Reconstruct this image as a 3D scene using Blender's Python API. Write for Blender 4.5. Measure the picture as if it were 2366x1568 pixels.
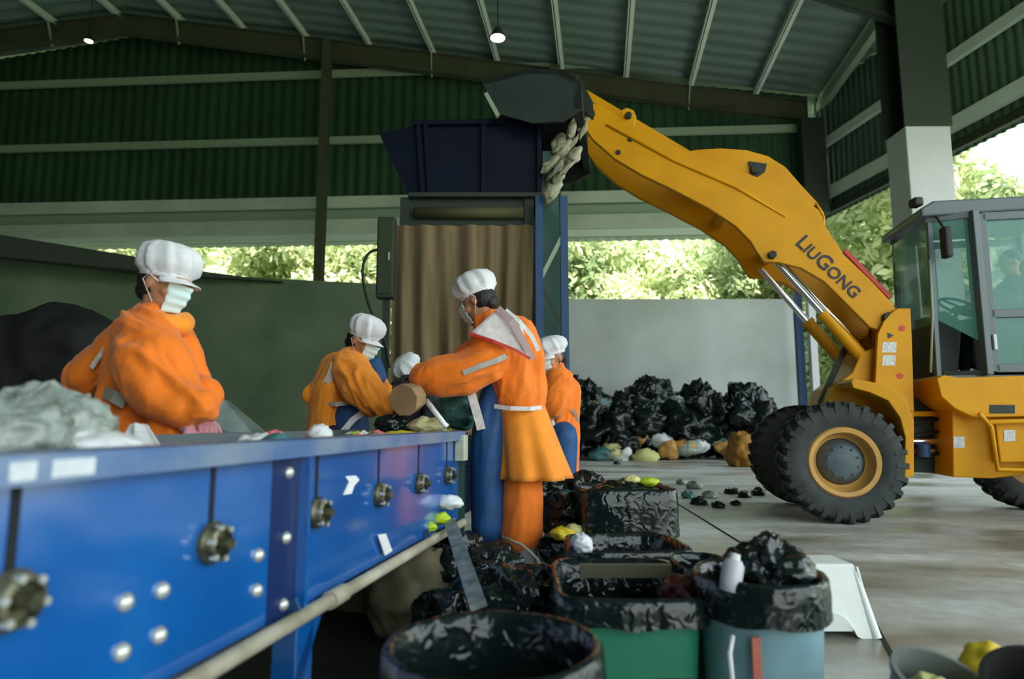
import bpy, math, random
from mathutils import Vector, Matrix, noise

for o in list(bpy.data.objects):
    bpy.data.objects.remove(o, do_unlink=True)
sc = bpy.context.scene
COL = sc.collection
V = Vector
random.seed(7)

# ------------------------------------------------------------------ camera
F_PX = 1500.0
PITCH = math.atan(191.0 / F_PX)
CAM = V((0, 0, 0.9))
cam_data = bpy.data.cameras.new('camera')
cam = bpy.data.objects.new('camera', cam_data)
COL.objects.link(cam)
cam.location = CAM
cam.rotation_euler = (math.pi / 2 + PITCH, 0, 0)
cam_data.sensor_width = 36
cam_data.lens = F_PX / 2366 * 36
cam_data.clip_start = 0.05
cam_data.clip_end = 300
cam_data.dof.use_dof = True
cam_data.dof.focus_distance = 4.3
cam_data.dof.aperture_fstop = 1.8
sc.camera = cam

# ------------------------------------------------------------------ daylight
world = bpy.data.worlds.new('world')
sc.world = world
world.use_nodes = True
wn = world.node_tree
wn.nodes.clear()
w_out = wn.nodes.new('ShaderNodeOutputWorld')
w_bg = wn.nodes.new('ShaderNodeBackground')
w_tc = wn.nodes.new('ShaderNodeTexCoord')
w_sep = wn.nodes.new('ShaderNodeSeparateXYZ')
w_ramp = wn.nodes.new('ShaderNodeValToRGB')
w_ramp.color_ramp.elements[0].position = 0.48
w_ramp.color_ramp.elements[0].color = (0.30, 0.38, 0.22, 1)
w_ramp.color_ramp.elements[1].position = 0.56
w_ramp.color_ramp.elements[1].color = (0.93, 1.0, 0.97, 1)
e = w_ramp.color_ramp.elements.new(1.0)
e.color = (0.62, 0.80, 1.0, 1)
w_map = wn.nodes.new('ShaderNodeMath')
w_map.operation = 'MULTIPLY_ADD'
w_map.inputs[1].default_value = 0.5
w_map.inputs[2].default_value = 0.5
wn.links.new(w_tc.outputs['Generated'], w_sep.inputs[0])
wn.links.new(w_sep.outputs['Z'], w_map.inputs[0])
wn.links.new(w_map.outputs[0], w_ramp.inputs[0])
wn.links.new(w_ramp.outputs[0], w_bg.inputs[0])
w_bg.inputs[1].default_value = 1.25
wn.links.new(w_bg.outputs[0], w_out.inputs[0])

sun_d = bpy.data.lights.new('sun', 'SUN')
sun_d.energy = 5.0
sun_d.angle = math.radians(3)
sun_d.color = (1.0, 0.96, 0.86)
sun = bpy.data.objects.new('sun', sun_d)
COL.objects.link(sun)
sun.rotation_euler = (math.radians(36), 0, math.radians(10))   # from behind the camera, high

sc.view_settings.view_transform = 'Standard'
sc.view_settings.look = 'None'
sc.view_settings.gamma = 1
sc.view_settings.use_curve_mapping = False
sc.view_settings.exposure = 1.6
sc.cycles.use_denoising = True
sc.cycles.max_bounces = 8
sc.cycles.diffuse_bounces = 5
sc.cycles.sample_clamp_indirect = 6

# ------------------------------------------------------------------ helpers
_fw = V((0, math.cos(PITCH), math.sin(PITCH)))
_up = V((0, -math.sin(PITCH), math.cos(PITCH)))


def ray(px, py):
    return _fw + V((1, 0, 0)) * ((px - 1183) / F_PX) + _up * (-(py - 784) / F_PX)


def at(px, py, Y):
    r = ray(px, py)
    return CAM + r * (Y / r.y)


def gnd(px, py, z=0.0):
    r = ray(px, py)
    return CAM + r * ((z - CAM.z) / r.z)


def hit(px, py, p0, n):
    r = ray(px, py)
    return CAM + r * ((p0 - CAM).dot(n) / r.dot(n))


def mat(name, col, rough=0.6, metal=0.0, var=0.0, vscale=6.0, col2=None, bump=0.0, bscale=30.0,
        trans=0.0, alpha=1.0, coat=0.0, emit=None, estr=0.0, spec=0.5, stretch=None, ior=1.45, sheen=0.0):
    m = bpy.data.materials.new(name)
    m.use_nodes = True
    nt = m.node_tree
    p = nt.nodes['Principled BSDF']
    p.inputs['Base Color'].default_value = (*col, 1)
    p.inputs['Roughness'].default_value = rough
    p.inputs['Metallic'].default_value = metal
    p.inputs['Specular IOR Level'].default_value = spec
    p.inputs['Transmission Weight'].default_value = trans
    p.inputs['Alpha'].default_value = alpha
    p.inputs['Coat Weight'].default_value = coat
    p.inputs['Coat Roughness'].default_value = 0.12
    p.inputs['IOR'].default_value = ior
    if sheen:
        p.inputs['Sheen Weight'].default_value = sheen
    if emit:
        p.inputs['Emission Color'].default_value = (*emit, 1)
        p.inputs['Emission Strength'].default_value = estr
    if var or bump:
        tc = nt.nodes.new('ShaderNodeTexCoord')
        mp = nt.nodes.new('ShaderNodeMapping')
        nt.links.new(tc.outputs['Object'], mp.inputs[0])
        if stretch:
            mp.inputs['Scale'].default_value = stretch
    if var:
        n = nt.nodes.new('ShaderNodeTexNoise')
        n.inputs['Scale'].default_value = vscale
        n.inputs['Detail'].default_value = 6
        nt.links.new(mp.outputs[0], n.inputs['Vector'])
        r = nt.nodes.new('ShaderNodeValToRGB')
        r.color_ramp.elements[0].position = 0.35
        r.color_ramp.elements[1].position = 0.68
        c2 = col2 if col2 else tuple(c * (1 - var) for c in col)
        r.color_ramp.elements[0].color = (*c2, 1)
        r.color_ramp.elements[1].color = (*col, 1)
        nt.links.new(n.outputs['Fac'], r.inputs[0])
        nt.links.new(r.outputs[0], p.inputs['Base Color'])
    if bump:
        n2 = nt.nodes.new('ShaderNodeTexNoise')
        n2.inputs['Scale'].default_value = bscale
        n2.inputs['Detail'].default_value = 4
        nt.links.new(mp.outputs[0], n2.inputs['Vector'])
        b = nt.nodes.new('ShaderNodeBump')
        b.inputs['Strength'].default_value = bump
        b.inputs['Distance'].default_value = 0.02
        nt.links.new(n2.outputs['Fac'], b.inputs['Height'])
        nt.links.new(b.outputs[0], p.inputs['Normal'])
    return m


def frame(d, up=V((0, 0, 1))):
    """orthonormal matrix whose local Z is d and local X is close to up"""
    d = d.normalized()
    if abs(d.dot(up)) > 0.98:
        up = V((0, 1, 0)) if abs(d.y) < 0.9 else V((1, 0, 0))
    x = (up - d * up.dot(d)).normalized()
    y = d.cross(x)
    return Matrix((x, y, d)).transposed()


class MB:
    def __init__(s):
        s.v = []
        s.f = []

    def add(s, vs, fs):
        o = len(s.v)
        s.v += [V(q) for q in vs]
        s.f += [tuple(i + o for i in q) for q in fs]
        return s

    def box(s, c, size, R=None):
        c = V(c)
        a, b, d = [q / 2 for q in size]
        vs = [V((x, y, z)) for x in (-a, a) for y in (-b, b) for z in (-d, d)]
        if R is not None:
            vs = [R @ q for q in vs]
        return s.add([c + q for q in vs], [(0, 1, 3, 2), (4, 6, 7, 5), (0, 4, 5, 1), (2, 3, 7, 6), (0, 2, 6, 4), (1, 5, 7, 3)])

    def beam(s, p0, p1, w, h, up=V((0, 0, 1))):
        """rectangular bar: h along up, w across"""
        p0, p1 = V(p0), V(p1)
        return s.box((p0 + p1) / 2, (h, w, (p1 - p0).length), frame(p1 - p0, V(up)))

    def tube(s, pts, r, n=12, cap=True, up=V((0, 0, 1)), flat=1.0):
        pts = [V(p) for p in pts]
        rs = list(r) if isinstance(r, (list, tuple)) else [r] * len(pts)
        vs, fs = [], []
        N = len(pts)
        prev = None
        for i, p in enumerate(pts):
            d = pts[min(i + 1, N - 1)] - pts[max(i - 1, 0)]
            M = frame(d, V(up) if prev is None else prev)
            prev = M.col[0].copy()
            for k in range(n):
                a = 2 * math.pi * k / n
                vs.append(p + M @ V((math.cos(a) * rs[i], math.sin(a) * rs[i] * flat, 0)))
        for i in range(N - 1):
            for k in range(n):
                k2 = (k + 1) % n
                fs.append((i * n + k, i * n + k2, (i + 1) * n + k2, (i + 1) * n + k))
        if cap:
            fs.append(tuple(range(n - 1, -1, -1)))
            fs.append(tuple((N - 1) * n + k for k in range(n)))
        return s.add(vs, fs)

    def ell(s, c, rad, R=None, nu=18, nv=12):
        c = V(c)
        if not isinstance(rad, (tuple, list)):
            rad = (rad,) * 3
        vs = [V((0, 0, rad[2]))]
        for j in range(1, nv):
            t = math.pi * j / nv
            for i in range(nu):
                a = 2 * math.pi * i / nu
                vs.append(V((rad[0] * math.sin(t) * math.cos(a), rad[1] * math.sin(t) * math.sin(a), rad[2] * math.cos(t))))
        vs.append(V((0, 0, -rad[2])))
        fs = []
        for i in range(nu):
            i2 = (i + 1) % nu
            fs.append((0, 1 + i, 1 + i2))
            for j in range(nv - 2):
                a = 1 + j * nu
                fs.append((a + i, a + nu + i, a + nu + i2, a + i2))
            a = 1 + (nv - 2) * nu
            fs.append((a + i, len(vs) - 1, a + i2))
        if R is not None:
            vs = [R @ q for q in vs]
        return s.add([c + q for q in vs], fs)

    def cap(s, p0, p1, r0, r1=None, n=14):
        """closed capsule with a taper (for fusing)"""
        r1 = r0 if r1 is None else r1
        p0, p1 = V(p0), V(p1)
        s.ell(p0, r0, None, n, 8)
        s.ell(p1, r1, None, n, 8)
        if (p1 - p0).length > 1e-4:
            s.tube([p0, p1], [r0, r1], n)
        return s

    def chain(s, pts, n=14):
        for (a, ra), (b, rb) in zip(pts[:-1], pts[1:]):
            s.cap(a, b, ra, rb, n)
        return s

    def prism(s, pts, vec, back=None):
        pts = [V(p) for p in pts]
        vec = V(vec)
        n = len(pts)
        vs = pts + [p + vec for p in pts]
        fs = [tuple(range(n)), tuple(range(2 * n - 1, n - 1, -1))]
        fs += [(i, i + n, (i + 1) % n + n, (i + 1) % n) for i in range(n)]
        return s.add(vs, fs)

    def lathe(s, prof, base, axis=V((0, 0, 1)), n=32, wob=None, closed=False):
        """prof: (r, h) along axis from base; closed = profile is a ring (solid)"""
        M = frame(V(axis), V((1, 0, 0)) if abs(V(axis).normalized().x) < 0.9 else V((0, 0, 1)))
        base = V(base)
        vs, fs = [], []
        for j, (r, h) in enumerate(prof):
            for k in range(n):
                a = 2 * math.pi * k / n
                rr, hh = (r, h) if wob is None else wob(r, h, a, j)
                vs.append(base + M @ V((math.cos(a) * rr, math.sin(a) * rr, hh)))
        m = len(prof)
        for j in range(m if closed else m - 1):
            j2 = (j + 1) % m
            for k in range(n):
                k2 = (k + 1) % n
                fs.append((j * n + k, j * n + k2, j2 * n + k2, j2 * n + k))
        return s.add(vs, fs)

    def grid(s, fn, nu, nv):
        vs = [V(fn(i / nu, j / nv)) for j in range(nv + 1) for i in range(nu + 1)]
        w = nu + 1
        return s.add(vs, [(j * w + i, j * w + i + 1, (j + 1) * w + i + 1, (j + 1) * w + i) for j in range(nv) for i in range(nu)])

    def slab(s, fn, nu, nv, off):
        """a grid with thickness: fn(u,v) -> point, off = thickness vector or function"""
        w = nu + 1
        A = [V(fn(i / nu, j / nv)) for j in range(nv + 1) for i in range(nu + 1)]
        B = [a + (V(off(a)) if callable(off) else V(off)) for a in A]
        n = len(A)
        fs = []
        for j in range(nv):
            for i in range(nu):
                q = (j * w + i, j * w + i + 1, (j + 1) * w + i + 1, (j + 1) * w + i)
                fs.append(q)
                fs.append(tuple(k + n for k in reversed(q)))
        edge = [i for i in range(nu)] + [j * w + nu for j in range(nv)] + [nv * w + i for i in range(nu, 0, -1)] + [j * w for j in range(nv, 0, -1)]
        for a, b in zip(edge, edge[1:] + edge[:1]):
            fs.append((b, a, a + n, b + n))
        return s.add(A + B, fs)


ORG = {}


def link(name, mb, m, parent=None, smooth=False, bevel=0.0, kind=None, auto=None):
    me = bpy.data.meshes.new(name)
    if parent is not None:
        org = ORG[parent.name]
    else:
        xs = [p.x for p in mb.v]; ys = [p.y for p in mb.v]; zs = [p.z for p in mb.v]
        org = V(((min(xs) + max(xs)) / 2, (min(ys) + max(ys)) / 2, min(zs)))
    me.from_pydata([p - org for p in mb.v], [], mb.f)
    me.update()
    if m is not None:
        me.materials.append(m)
    if smooth:
        me.polygons.foreach_set('use_smooth', [True] * len(me.polygons))
    o = bpy.data.objects.new(name, me)
    COL.objects.link(o)
    if parent is None:
        o.location = org
    else:
        o.parent = parent
    ORG[o.name] = org
    if smooth and auto:
        me.set_sharp_from_angle(angle=math.radians(auto))
    if bevel:
        b = o.modifiers.new('bevel', 'BEVEL')
        b.width = bevel
        b.segments = 2
        b.limit_method = 'ANGLE'
        b.angle_limit = math.radians(35)
    if kind:
        o['kind'] = kind
    return o


def recalc(o):
    import bmesh
    bm = bmesh.new()
    bm.from_mesh(o.data)
    bmesh.ops.recalc_face_normals(bm, faces=bm.faces)
    bm.to_mesh(o.data)
    bm.free()
    return o


def thing(name, loc, label, cat, group=None):
    o = bpy.data.objects.new(name, None)
    COL.objects.link(o)
    o.location = V(loc)
    o.empty_display_size = 0.1
    ORG[o.name] = V(loc)
    return tag(o, label, cat, group)


def tag(o, label, cat, group=None, kind=None):
    o['label'] = label
    o['category'] = cat
    if group:
        o['group'] = group
    if kind:
        o['kind'] = kind
    return o


def struct(name, mb, m, **k):
    o = link(name, mb, m, kind='structure', **k)
    return o


def fused(mb, voxel, smooth_it=4, disp=None):
    """melt overlapping closed shapes into one continuous surface"""
    me = bpy.data.meshes.new('tmp')
    me.from_pydata([tuple(p) for p in mb.v], [], mb.f)
    o = bpy.data.objects.new('tmp', me)
    COL.objects.link(o)
    r = o.modifiers.new('r', 'REMESH')
    r.mode = 'VOXEL'
    r.voxel_size = voxel
    if smooth_it:
        sm = o.modifiers.new('s', 'SMOOTH')
        sm.iterations = smooth_it
        sm.factor = 0.5
    dg = bpy.context.evaluated_depsgraph_get()
    dg.update()
    ev = o.evaluated_get(dg).to_mesh()
    out = MB()
    nr = [v.normal.copy() for v in ev.vertices]
    out.v = [v.co.copy() for v in ev.vertices]
    out.f = [tuple(p.vertices) for p in ev.polygons]
    o.evaluated_get(dg).to_mesh_clear()
    bpy.data.objects.remove(o, do_unlink=True)
    bpy.data.meshes.remove(me)
    if disp:
        out.v = [p + n * disp(p) for p, n in zip(out.v, nr)]
    return out


def ridg(p):
    return 1 - 2 * abs(noise.noise(p))


def folds(amp, s=13.0, d=V((0, 0, 1)), seed=0.0, k=0.2):
    """cloth creases running along d; pushes outwards more than inwards"""
    d = V(d).normalized()

    def f(p):
        al = p.dot(d)
        q = (p - d * al) * s + d * (al * s * k) + V((seed, seed * 0.7, -seed))
        w = noise.noise(q * 0.45 + V((9, 2, 4))) * 1.3
        q = q + V((w, -w, w))
        n = 0.75 * noise.noise(q * 0.7) + 0.55 * ridg(q) + 0.2 * ridg(q * 2.1)
        return amp * 1.7 * max(-0.3, n + 0.12)
    return f


def crumple(amp, s, seed=0.0):
    def f(p):
        q = p * s + V((seed, seed * 1.7, -seed))
        return amp * (ridg(q) + 0.55 * ridg(q * 2.1) + 0.3 * ridg(q * 4.3) - 0.5)
    return f


def blobmesh(c, rad, amp, s, seed, nu=40, nv=26, R=None, flat=True, zmin=None):
    """crumpled bag-like closed surface"""
    mb = MB().ell(c, rad, R, nu, nv)
    c = V(c)
    d = crumple(amp, s, seed)
    big = min(rad)
    out = []
    for p in mb.v:
        n = (p - c).normalized()
        q = p + n * d(p) + n * big * 0.25 * noise.noise(n * 1.6 + V((seed, 0, seed)))
        if zmin is not None and q.z < zmin:
            q.z = zmin + (q.z - zmin) * 0.02
        out.append(q)
    mb.v = out
    return mb


def copy_tree(o, parent=None):
    c = o.copy()
    COL.objects.link(c)
    if parent is not None:
        c.parent = parent
    for ch in [k for k in o.children]:
        copy_tree(ch, c)
    return c


# ------------------------------------------------------------------ materials
M = {}
M['sheet_green'] = mat('green painted sheet', (0.034, 0.084, 0.042), 0.6, var=0.35, vscale=0.5, col2=(0.022, 0.055, 0.028), spec=0.3)
M['roof_sheet'] = mat('grey roof sheet', (0.165, 0.235, 0.205), 0.5, var=0.3, vscale=0.4, col2=(0.13, 0.185, 0.16))
M['purlin'] = mat('galvanised purlin', (0.66, 0.76, 0.66), 0.5)
M['girt'] = mat('pale girt', (0.30, 0.38, 0.28), 0.55)
M['frame_steel'] = mat('dull brown green steel', (0.075, 0.085, 0.048), 0.6, var=0.3, vscale=1.2)
M['dark_steel'] = mat('dark green steel', (0.022, 0.035, 0.024), 0.6)
M['conc_left'] = mat('shade green concrete wall', (0.16, 0.215, 0.135), 0.85, var=0.5, vscale=0.7, col2=(0.10, 0.145, 0.090), bump=0.2, bscale=6)  # dark green tone includes the shade on the left wall
M['conc_right'] = mat('grey concrete wall', (0.56, 0.61, 0.62), 0.85, var=0.3, vscale=0.6, col2=(0.44, 0.48, 0.47), bump=0.2, bscale=6)
M['canopy'] = mat('pale canopy sheet', (0.62, 0.68, 0.58), 0.6, var=0.25, vscale=0.5)
M['column'] = mat('pale column paint', (0.55, 0.56, 0.60), 0.7, var=0.15, vscale=1)
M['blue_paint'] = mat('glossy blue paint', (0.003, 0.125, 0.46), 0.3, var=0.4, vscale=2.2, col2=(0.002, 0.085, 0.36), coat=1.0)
M['blue_paint'].node_tree.nodes['Principled BSDF'].inputs['Coat IOR'].default_value = 2.3
M['navy'] = mat('navy paint', (0.0015, 0.005, 0.020), 0.6, var=0.3, vscale=3, spec=0.2)
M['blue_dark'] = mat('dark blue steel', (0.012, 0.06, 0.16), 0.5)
M['black'] = mat('black rubber', (0.012, 0.014, 0.013), 0.6)
M['slot'] = mat('dark slot', (0.006, 0.01, 0.014), 0.8)
M['bolt'] = mat('zinc bolt', (0.62, 0.64, 0.60), 0.35, 0.6)
M['brass'] = mat('oily bearing metal', (0.20, 0.19, 0.11), 0.4, 0.5, var=0.6, vscale=30, col2=(0.04, 0.045, 0.03))
M['pipe'] = mat('pale painted pipe', (0.50, 0.47, 0.37), 0.55, var=0.45, vscale=9, col2=(0.30, 0.27, 0.19))
M['orange'] = mat('orange work cloth', (0.98, 0.215, 0.008), 0.75, var=0.12, vscale=14, bump=0.15, bscale=60, sheen=0.2)
M['orange2'] = mat('lighter orange cloth', (1.0, 0.31, 0.016), 0.75, var=0.12, vscale=14, bump=0.15, bscale=60, sheen=0.2)
M['reflect'] = mat('grey reflective tape', (0.42, 0.40, 0.35), 0.5)
M['white_strap'] = mat('white webbing', (0.80, 0.74, 0.74), 0.8, var=0.25, vscale=30)
M['cap'] = mat('white cotton cap', (0.78, 0.80, 0.84), 0.85, var=0.15, vscale=18, bump=0.15, bscale=50)
M['mask'] = mat('pale blue mask', (0.66, 0.86, 0.88), 0.8)
M['skin'] = mat('warm skin', (0.50, 0.25, 0.14), 0.55, var=0.15, vscale=15)
M['hair'] = mat('black hair', (0.015, 0.012, 0.012), 0.5, bump=0.4, bscale=90)
M['apron'] = mat('blue apron cloth', (0.015, 0.085, 0.26), 0.6, var=0.3, vscale=10)
M['dark_cloth'] = mat('dark cloth', (0.02, 0.025, 0.035), 0.8)
M['glove'] = mat('dark rubber glove', (0.03, 0.035, 0.04), 0.5)
M['glove_lilac'] = mat('pink lilac glove', (0.50, 0.24, 0.28), 0.6)
M['eye'] = mat('eye white', (0.8, 0.8, 0.78), 0.3)
M['iris'] = mat('dark iris', (0.02, 0.012, 0.01), 0.2)
M['boot'] = mat('grey rubber boot', (0.30, 0.31, 0.36), 0.45)
M['bag'] = mat('black bin bag', (0.012, 0.022, 0.022), 0.27, bump=0.8, bscale=11, spec=0.55, stretch=(1, 1, 0.45))
M['bag_clear'] = mat('grey translucent bag', (0.42, 0.46, 0.43), 0.3, var=0.5, vscale=12, col2=(0.24, 0.29, 0.26), bump=0.6, bscale=26)
M['bag_white'] = mat('white plastic', (0.80, 0.82, 0.84), 0.4, bump=0.4, bscale=24)
M['teal'] = mat('blue green plastic', (0.06, 0.20, 0.20), 0.4, bump=0.5, bscale=20)
M['bin_green'] = mat('green plastic bin', (0.022, 0.20, 0.115), 0.42)
M['bin_grey'] = mat('grey blue plastic bin', (0.20, 0.36, 0.41), 0.45, var=0.2, vscale=8)
M['bin_dark'] = mat('dark green bin', (0.012, 0.045, 0.035), 0.45)
M['stool'] = mat('white plastic stool', (0.86, 0.90, 0.88), 0.45, var=0.06, vscale=10)
M['card'] = mat('brown cardboard', (0.36, 0.24, 0.12), 0.85, var=0.3, vscale=10)
M['yellow'] = mat('yellow plastic', (0.72, 0.52, 0.03), 0.5)
M['lime'] = mat('lime plastic', (0.45, 0.60, 0.02), 0.45)
M['yellow_pale'] = mat('pale yellow foam', (0.66, 0.64, 0.26), 0.7)
M['red'] = mat('red paint', (0.55, 0.02, 0.015), 0.4)
M['pink'] = mat('pink plastic', (0.85, 0.22, 0.28), 0.5)
M['curtain'] = mat('brown canvas', (0.225, 0.165, 0.088), 0.9, var=0.45, vscale=3.0, col2=(0.13, 0.092, 0.05), stretch=(4, 4, 0.35))
M['ld_yellow'] = mat('loader yellow', (0.74, 0.335, 0.002), 0.45, var=0.18, vscale=2, spec=0.25)
M['ld_orange'] = mat('loader rim orange', (0.66, 0.36, 0.10), 0.5, var=0.2, vscale=6)
M['ld_grey'] = mat('cab grey', (0.115, 0.145, 0.16), 0.42)
M['hub'] = mat('hub grey', (0.10, 0.135, 0.155), 0.55, var=0.3, vscale=8)
M['tyre'] = mat('tyre rubber', (0.052, 0.062, 0.062), 0.75, var=0.4, vscale=9, col2=(0.03, 0.036, 0.035))
M['chrome'] = mat('chrome rod', (0.85, 0.88, 0.90), 0.15, 1.0)
M['glass'] = mat('cab glass', (0.16, 0.42, 0.36), 0.04, trans=0.0, alpha=0.36, spec=0.6)
M['decal'] = mat('white decal', (0.75, 0.78, 0.80), 0.5, var=0.4, vscale=60)
M['ink'] = mat('black lettering', (0.015, 0.018, 0.03), 0.5)
M['bucket'] = mat('worn dark bucket', (0.022, 0.035, 0.028), 0.6, var=0.4, vscale=4)
M['lamp'] = mat('lamp lens', (0.9, 0.9, 0.85), 0.4, emit=(1, 0.97, 0.85), estr=1.1)
M['grass'] = mat('grass', (0.16, 0.26, 0.05), 0.9, var=0.5, vscale=0.6)
M['bark'] = mat('bark', (0.10, 0.075, 0.05), 0.9)


def leafmat(name, c1, c2):
    m = mat(name, c1, 0.6, var=0.5, vscale=0.7, col2=c2)
    nt = m.node_tree
    p = nt.nodes['Principled BSDF']
    tr = nt.nodes.new('ShaderNodeBsdfTranslucent')
    mx = nt.nodes.new('ShaderNodeMixShader')
    mx.inputs[0].default_value = 0.35
    src = p.inputs['Base Color'].links[0].from_socket
    nt.links.new(src, tr.inputs[0])
    nt.links.new(p.outputs[0], mx.inputs[1])
    nt.links.new(tr.outputs[0], mx.inputs[2])
    nt.links.new(mx.outputs[0], nt.nodes['Material Output'].inputs[0])
    return m


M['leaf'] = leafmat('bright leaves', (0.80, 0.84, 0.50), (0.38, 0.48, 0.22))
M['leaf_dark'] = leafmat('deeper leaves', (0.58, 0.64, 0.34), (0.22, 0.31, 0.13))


def floor_mat():
    m = bpy.data.materials.new('worn concrete floor')
    m.use_nodes = True
    nt = m.node_tree
    N, L = nt.nodes, nt.links
    p = N['Principled BSDF']
    tc = N.new('ShaderNodeTexCoord')
    n1 = N.new('ShaderNodeTexNoise'); n1.inputs['Scale'].default_value = 0.9; n1.inputs['Detail'].default_value = 8
    mp = N.new('ShaderNodeMapping'); mp.inputs['Scale'].default_value = (0.7, 1.9, 1); mp.inputs['Rotation'].default_value = (0, 0, 0.35)
    L.new(tc.outputs['Object'], mp.inputs[0]); L.new(mp.outputs[0], n1.inputs['Vector'])
    r1 = N.new('ShaderNodeValToRGB')
    r1.color_ramp.elements[0].position = 0.36; r1.color_ramp.elements[0].color = (0.27, 0.255, 0.20, 1)
    r1.color_ramp.elements[1].position = 0.62; r1.color_ramp.elements[1].color = (0.66, 0.66, 0.63, 1)
    L.new(n1.outputs['Fac'], r1.inputs[0])
    n2 = N.new('ShaderNodeTexNoise'); n2.inputs['Scale'].default_value = 9; n2.inputs['Detail'].default_value = 6
    L.new(tc.outputs['Object'], n2.inputs['Vector'])
    mx = N.new('ShaderNodeMixRGB'); mx.blend_type = 'MULTIPLY'; mx.inputs[0].default_value = 0.45
    L.new(r1.outputs[0], mx.inputs[1]); L.new(n2.outputs['Color'], mx.inputs[2])
    r2 = N.new('ShaderNodeValToRGB')
    r2.color_ramp.elements[0].position = 0.3; r2.color_ramp.elements[0].color = (0.55, 0.55, 0.55, 1)
    r2.color_ramp.elements[1].position = 0.6; r2.color_ramp.elements[1].color = (1, 1, 1, 1)
    L.new(n2.outputs['Fac'], r2.inputs[0]); L.new(r2.outputs[0], mx.inputs[2])
    L.new(mx.outputs[0], p.inputs['Base Color'])
    r3 = N.new('ShaderNodeValToRGB')
    r3.color_ramp.elements[0].color = (0.28, 0.28, 0.28, 1); r3.color_ramp.elements[1].color = (0.7, 0.7, 0.7, 1)
    r3.color_ramp.elements[0].position = 0.35; r3.color_ramp.elements[1].position = 0.65
    L.new(n1.outputs['Fac'], r3.inputs[0]); L.new(r3.outputs[0], p.inputs['Roughness'])
    b = N.new('ShaderNodeBump'); b.inputs['Strength'].default_value = 0.15
    L.new(n2.outputs['Fac'], b.inputs['Height']); L.new(b.outputs[0], p.inputs['Normal'])
    return m


M['floor'] = floor_mat()


def bag_mat():
    m = bpy.data.materials['black bin bag']
    nt = m.node_tree
    N, Lk = nt.nodes, nt.links
    p = N['Principled BSDF']
    p.inputs['Base Color'].default_value = (0.006, 0.012, 0.012, 1)
    p.inputs['Roughness'].default_value = 0.16
    for n in [q for q in N if q.type in ('BUMP', 'TEX_NOISE')]:
        N.remove(n)
    tc = N.new('ShaderNodeTexCoord')
    last = None
    for sc_, st_, ty in ((7.0, 0.9, 'RIDGED_MULTIFRACTAL'), (24.0, 0.6, 'RIDGED_MULTIFRACTAL')):
        n = N.new('ShaderNodeTexNoise')
        n.noise_type = ty
        n.inputs['Scale'].default_value = sc_
        n.inputs['Detail'].default_value = 3
        n.inputs['Distortion'].default_value = 0.8
        Lk.new(tc.outputs['Object'], n.inputs['Vector'])
        b = N.new('ShaderNodeBump')
        b.inputs['Strength'].default_value = st_
        b.inputs['Distance'].default_value = 0.012
        Lk.new(n.outputs['Fac'], b.inputs['Height'])
        if last:
            Lk.new(last.outputs[0], b.inputs['Normal'])
        last = b
    Lk.new(last.outputs[0], p.inputs['Normal'])


bag_mat()
# ================================================================== THE BUILDING
Z3 = V((0, 0, 1))
DX = 0.135                       # the ridge, purlins and eave run along (DX, 1, 0)


def wallY(X):                    # plan line of the back wall
    return 20.0 - 0.06 * X


# floor and ground
struct('floor', MB().box((-6, 4, -0.1), (44, 40, 0.2)), M['floor'])
struct('ground', MB().box((0, 30, -0.2), (160, 140, 0.16)), M['grass'])
# expansion joints in the floor
for k, (a, b) in enumerate([(gnd(1560, 1160), gnd(1730, 1265)), (gnd(2010, 1420), gnd(2090, 1568))]):
    d = (b - a) * 0.4
    struct('trim_%d' % (k + 1), MB().beam(a - d * 0.2 + V((0, 0, 0.001)), b + d + V((0, 0, 0.001)), 0.018, 0.006), M['slot'])

# roof: ridge point A, right eave E at the back wall
A = at(330, 52, 20.2)
E = at(1885, 236, 19.8)
slope = (E.z - A.z) / (E.x - A.x)


def roofz(X, Y):                 # underside of the roof
    xr = A.x + DX * (Y - A.y)
    return A.z + (X - xr) * slope if X > xr else A.z + (xr - X) * slope


def roof_pt(t, Y):               # t = distance from the ridge (positive to the right)
    X = A.x + DX * (Y - A.y) + t
    return V((X, Y, roofz(X, Y)))


Y0, Y1 = -9.0, 23.0
rm = MB()
# trapezoid sheet ribs across the slope
rm2 = MB()
for (t0, t1, side) in ((0, 27, 'right'), (-24, 0, 'left')):
    def fn(u, v, t0=t0, t1=t1):
        n = int(round(v * 240))
        Y = Y0 + (Y1 - Y0) * v
        p = roof_pt(t0 + (t1 - t0) * u, Y)
        return p + V((0, 0, 0.05 if (n // 2) % 2 else 0.0))
    g = MB().slab(fn, 1, 240, (0, 0, 0.06))
    struct('roof_' + side, g, M['roof_sheet'])
sp = 2.04
k = 0
for i in range(-10, 11):
    t = i * sp + 1.76
    p0, p1 = roof_pt(t, Y0), roof_pt(t, 20.0)
    off = V((0, 0, -0.13))
    k += 1
    mb = MB().beam(p0 + off, p1 + off, 0.03, 0.24)
    mb.beam(p0 + off + V((0.04, 0, -0.11)), p1 + off + V((0.04, 0, -0.11)), 0.17, 0.02)
    struct('purlin_%d' % k, mb, M['purlin'])
    if i % 2 == 0 and -9 < i < 10:   # fly brace to the rafter of the back frame
        q = roof_pt(t, 19.2)
        link('fly_brace', MB().beam(q + V((0, 0, -0.1)), q + V((0, 0.35, -0.95)), 0.09, 0.03, up=V((1, 0, 0))), M['girt'])['kind'] = 'structure'


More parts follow.
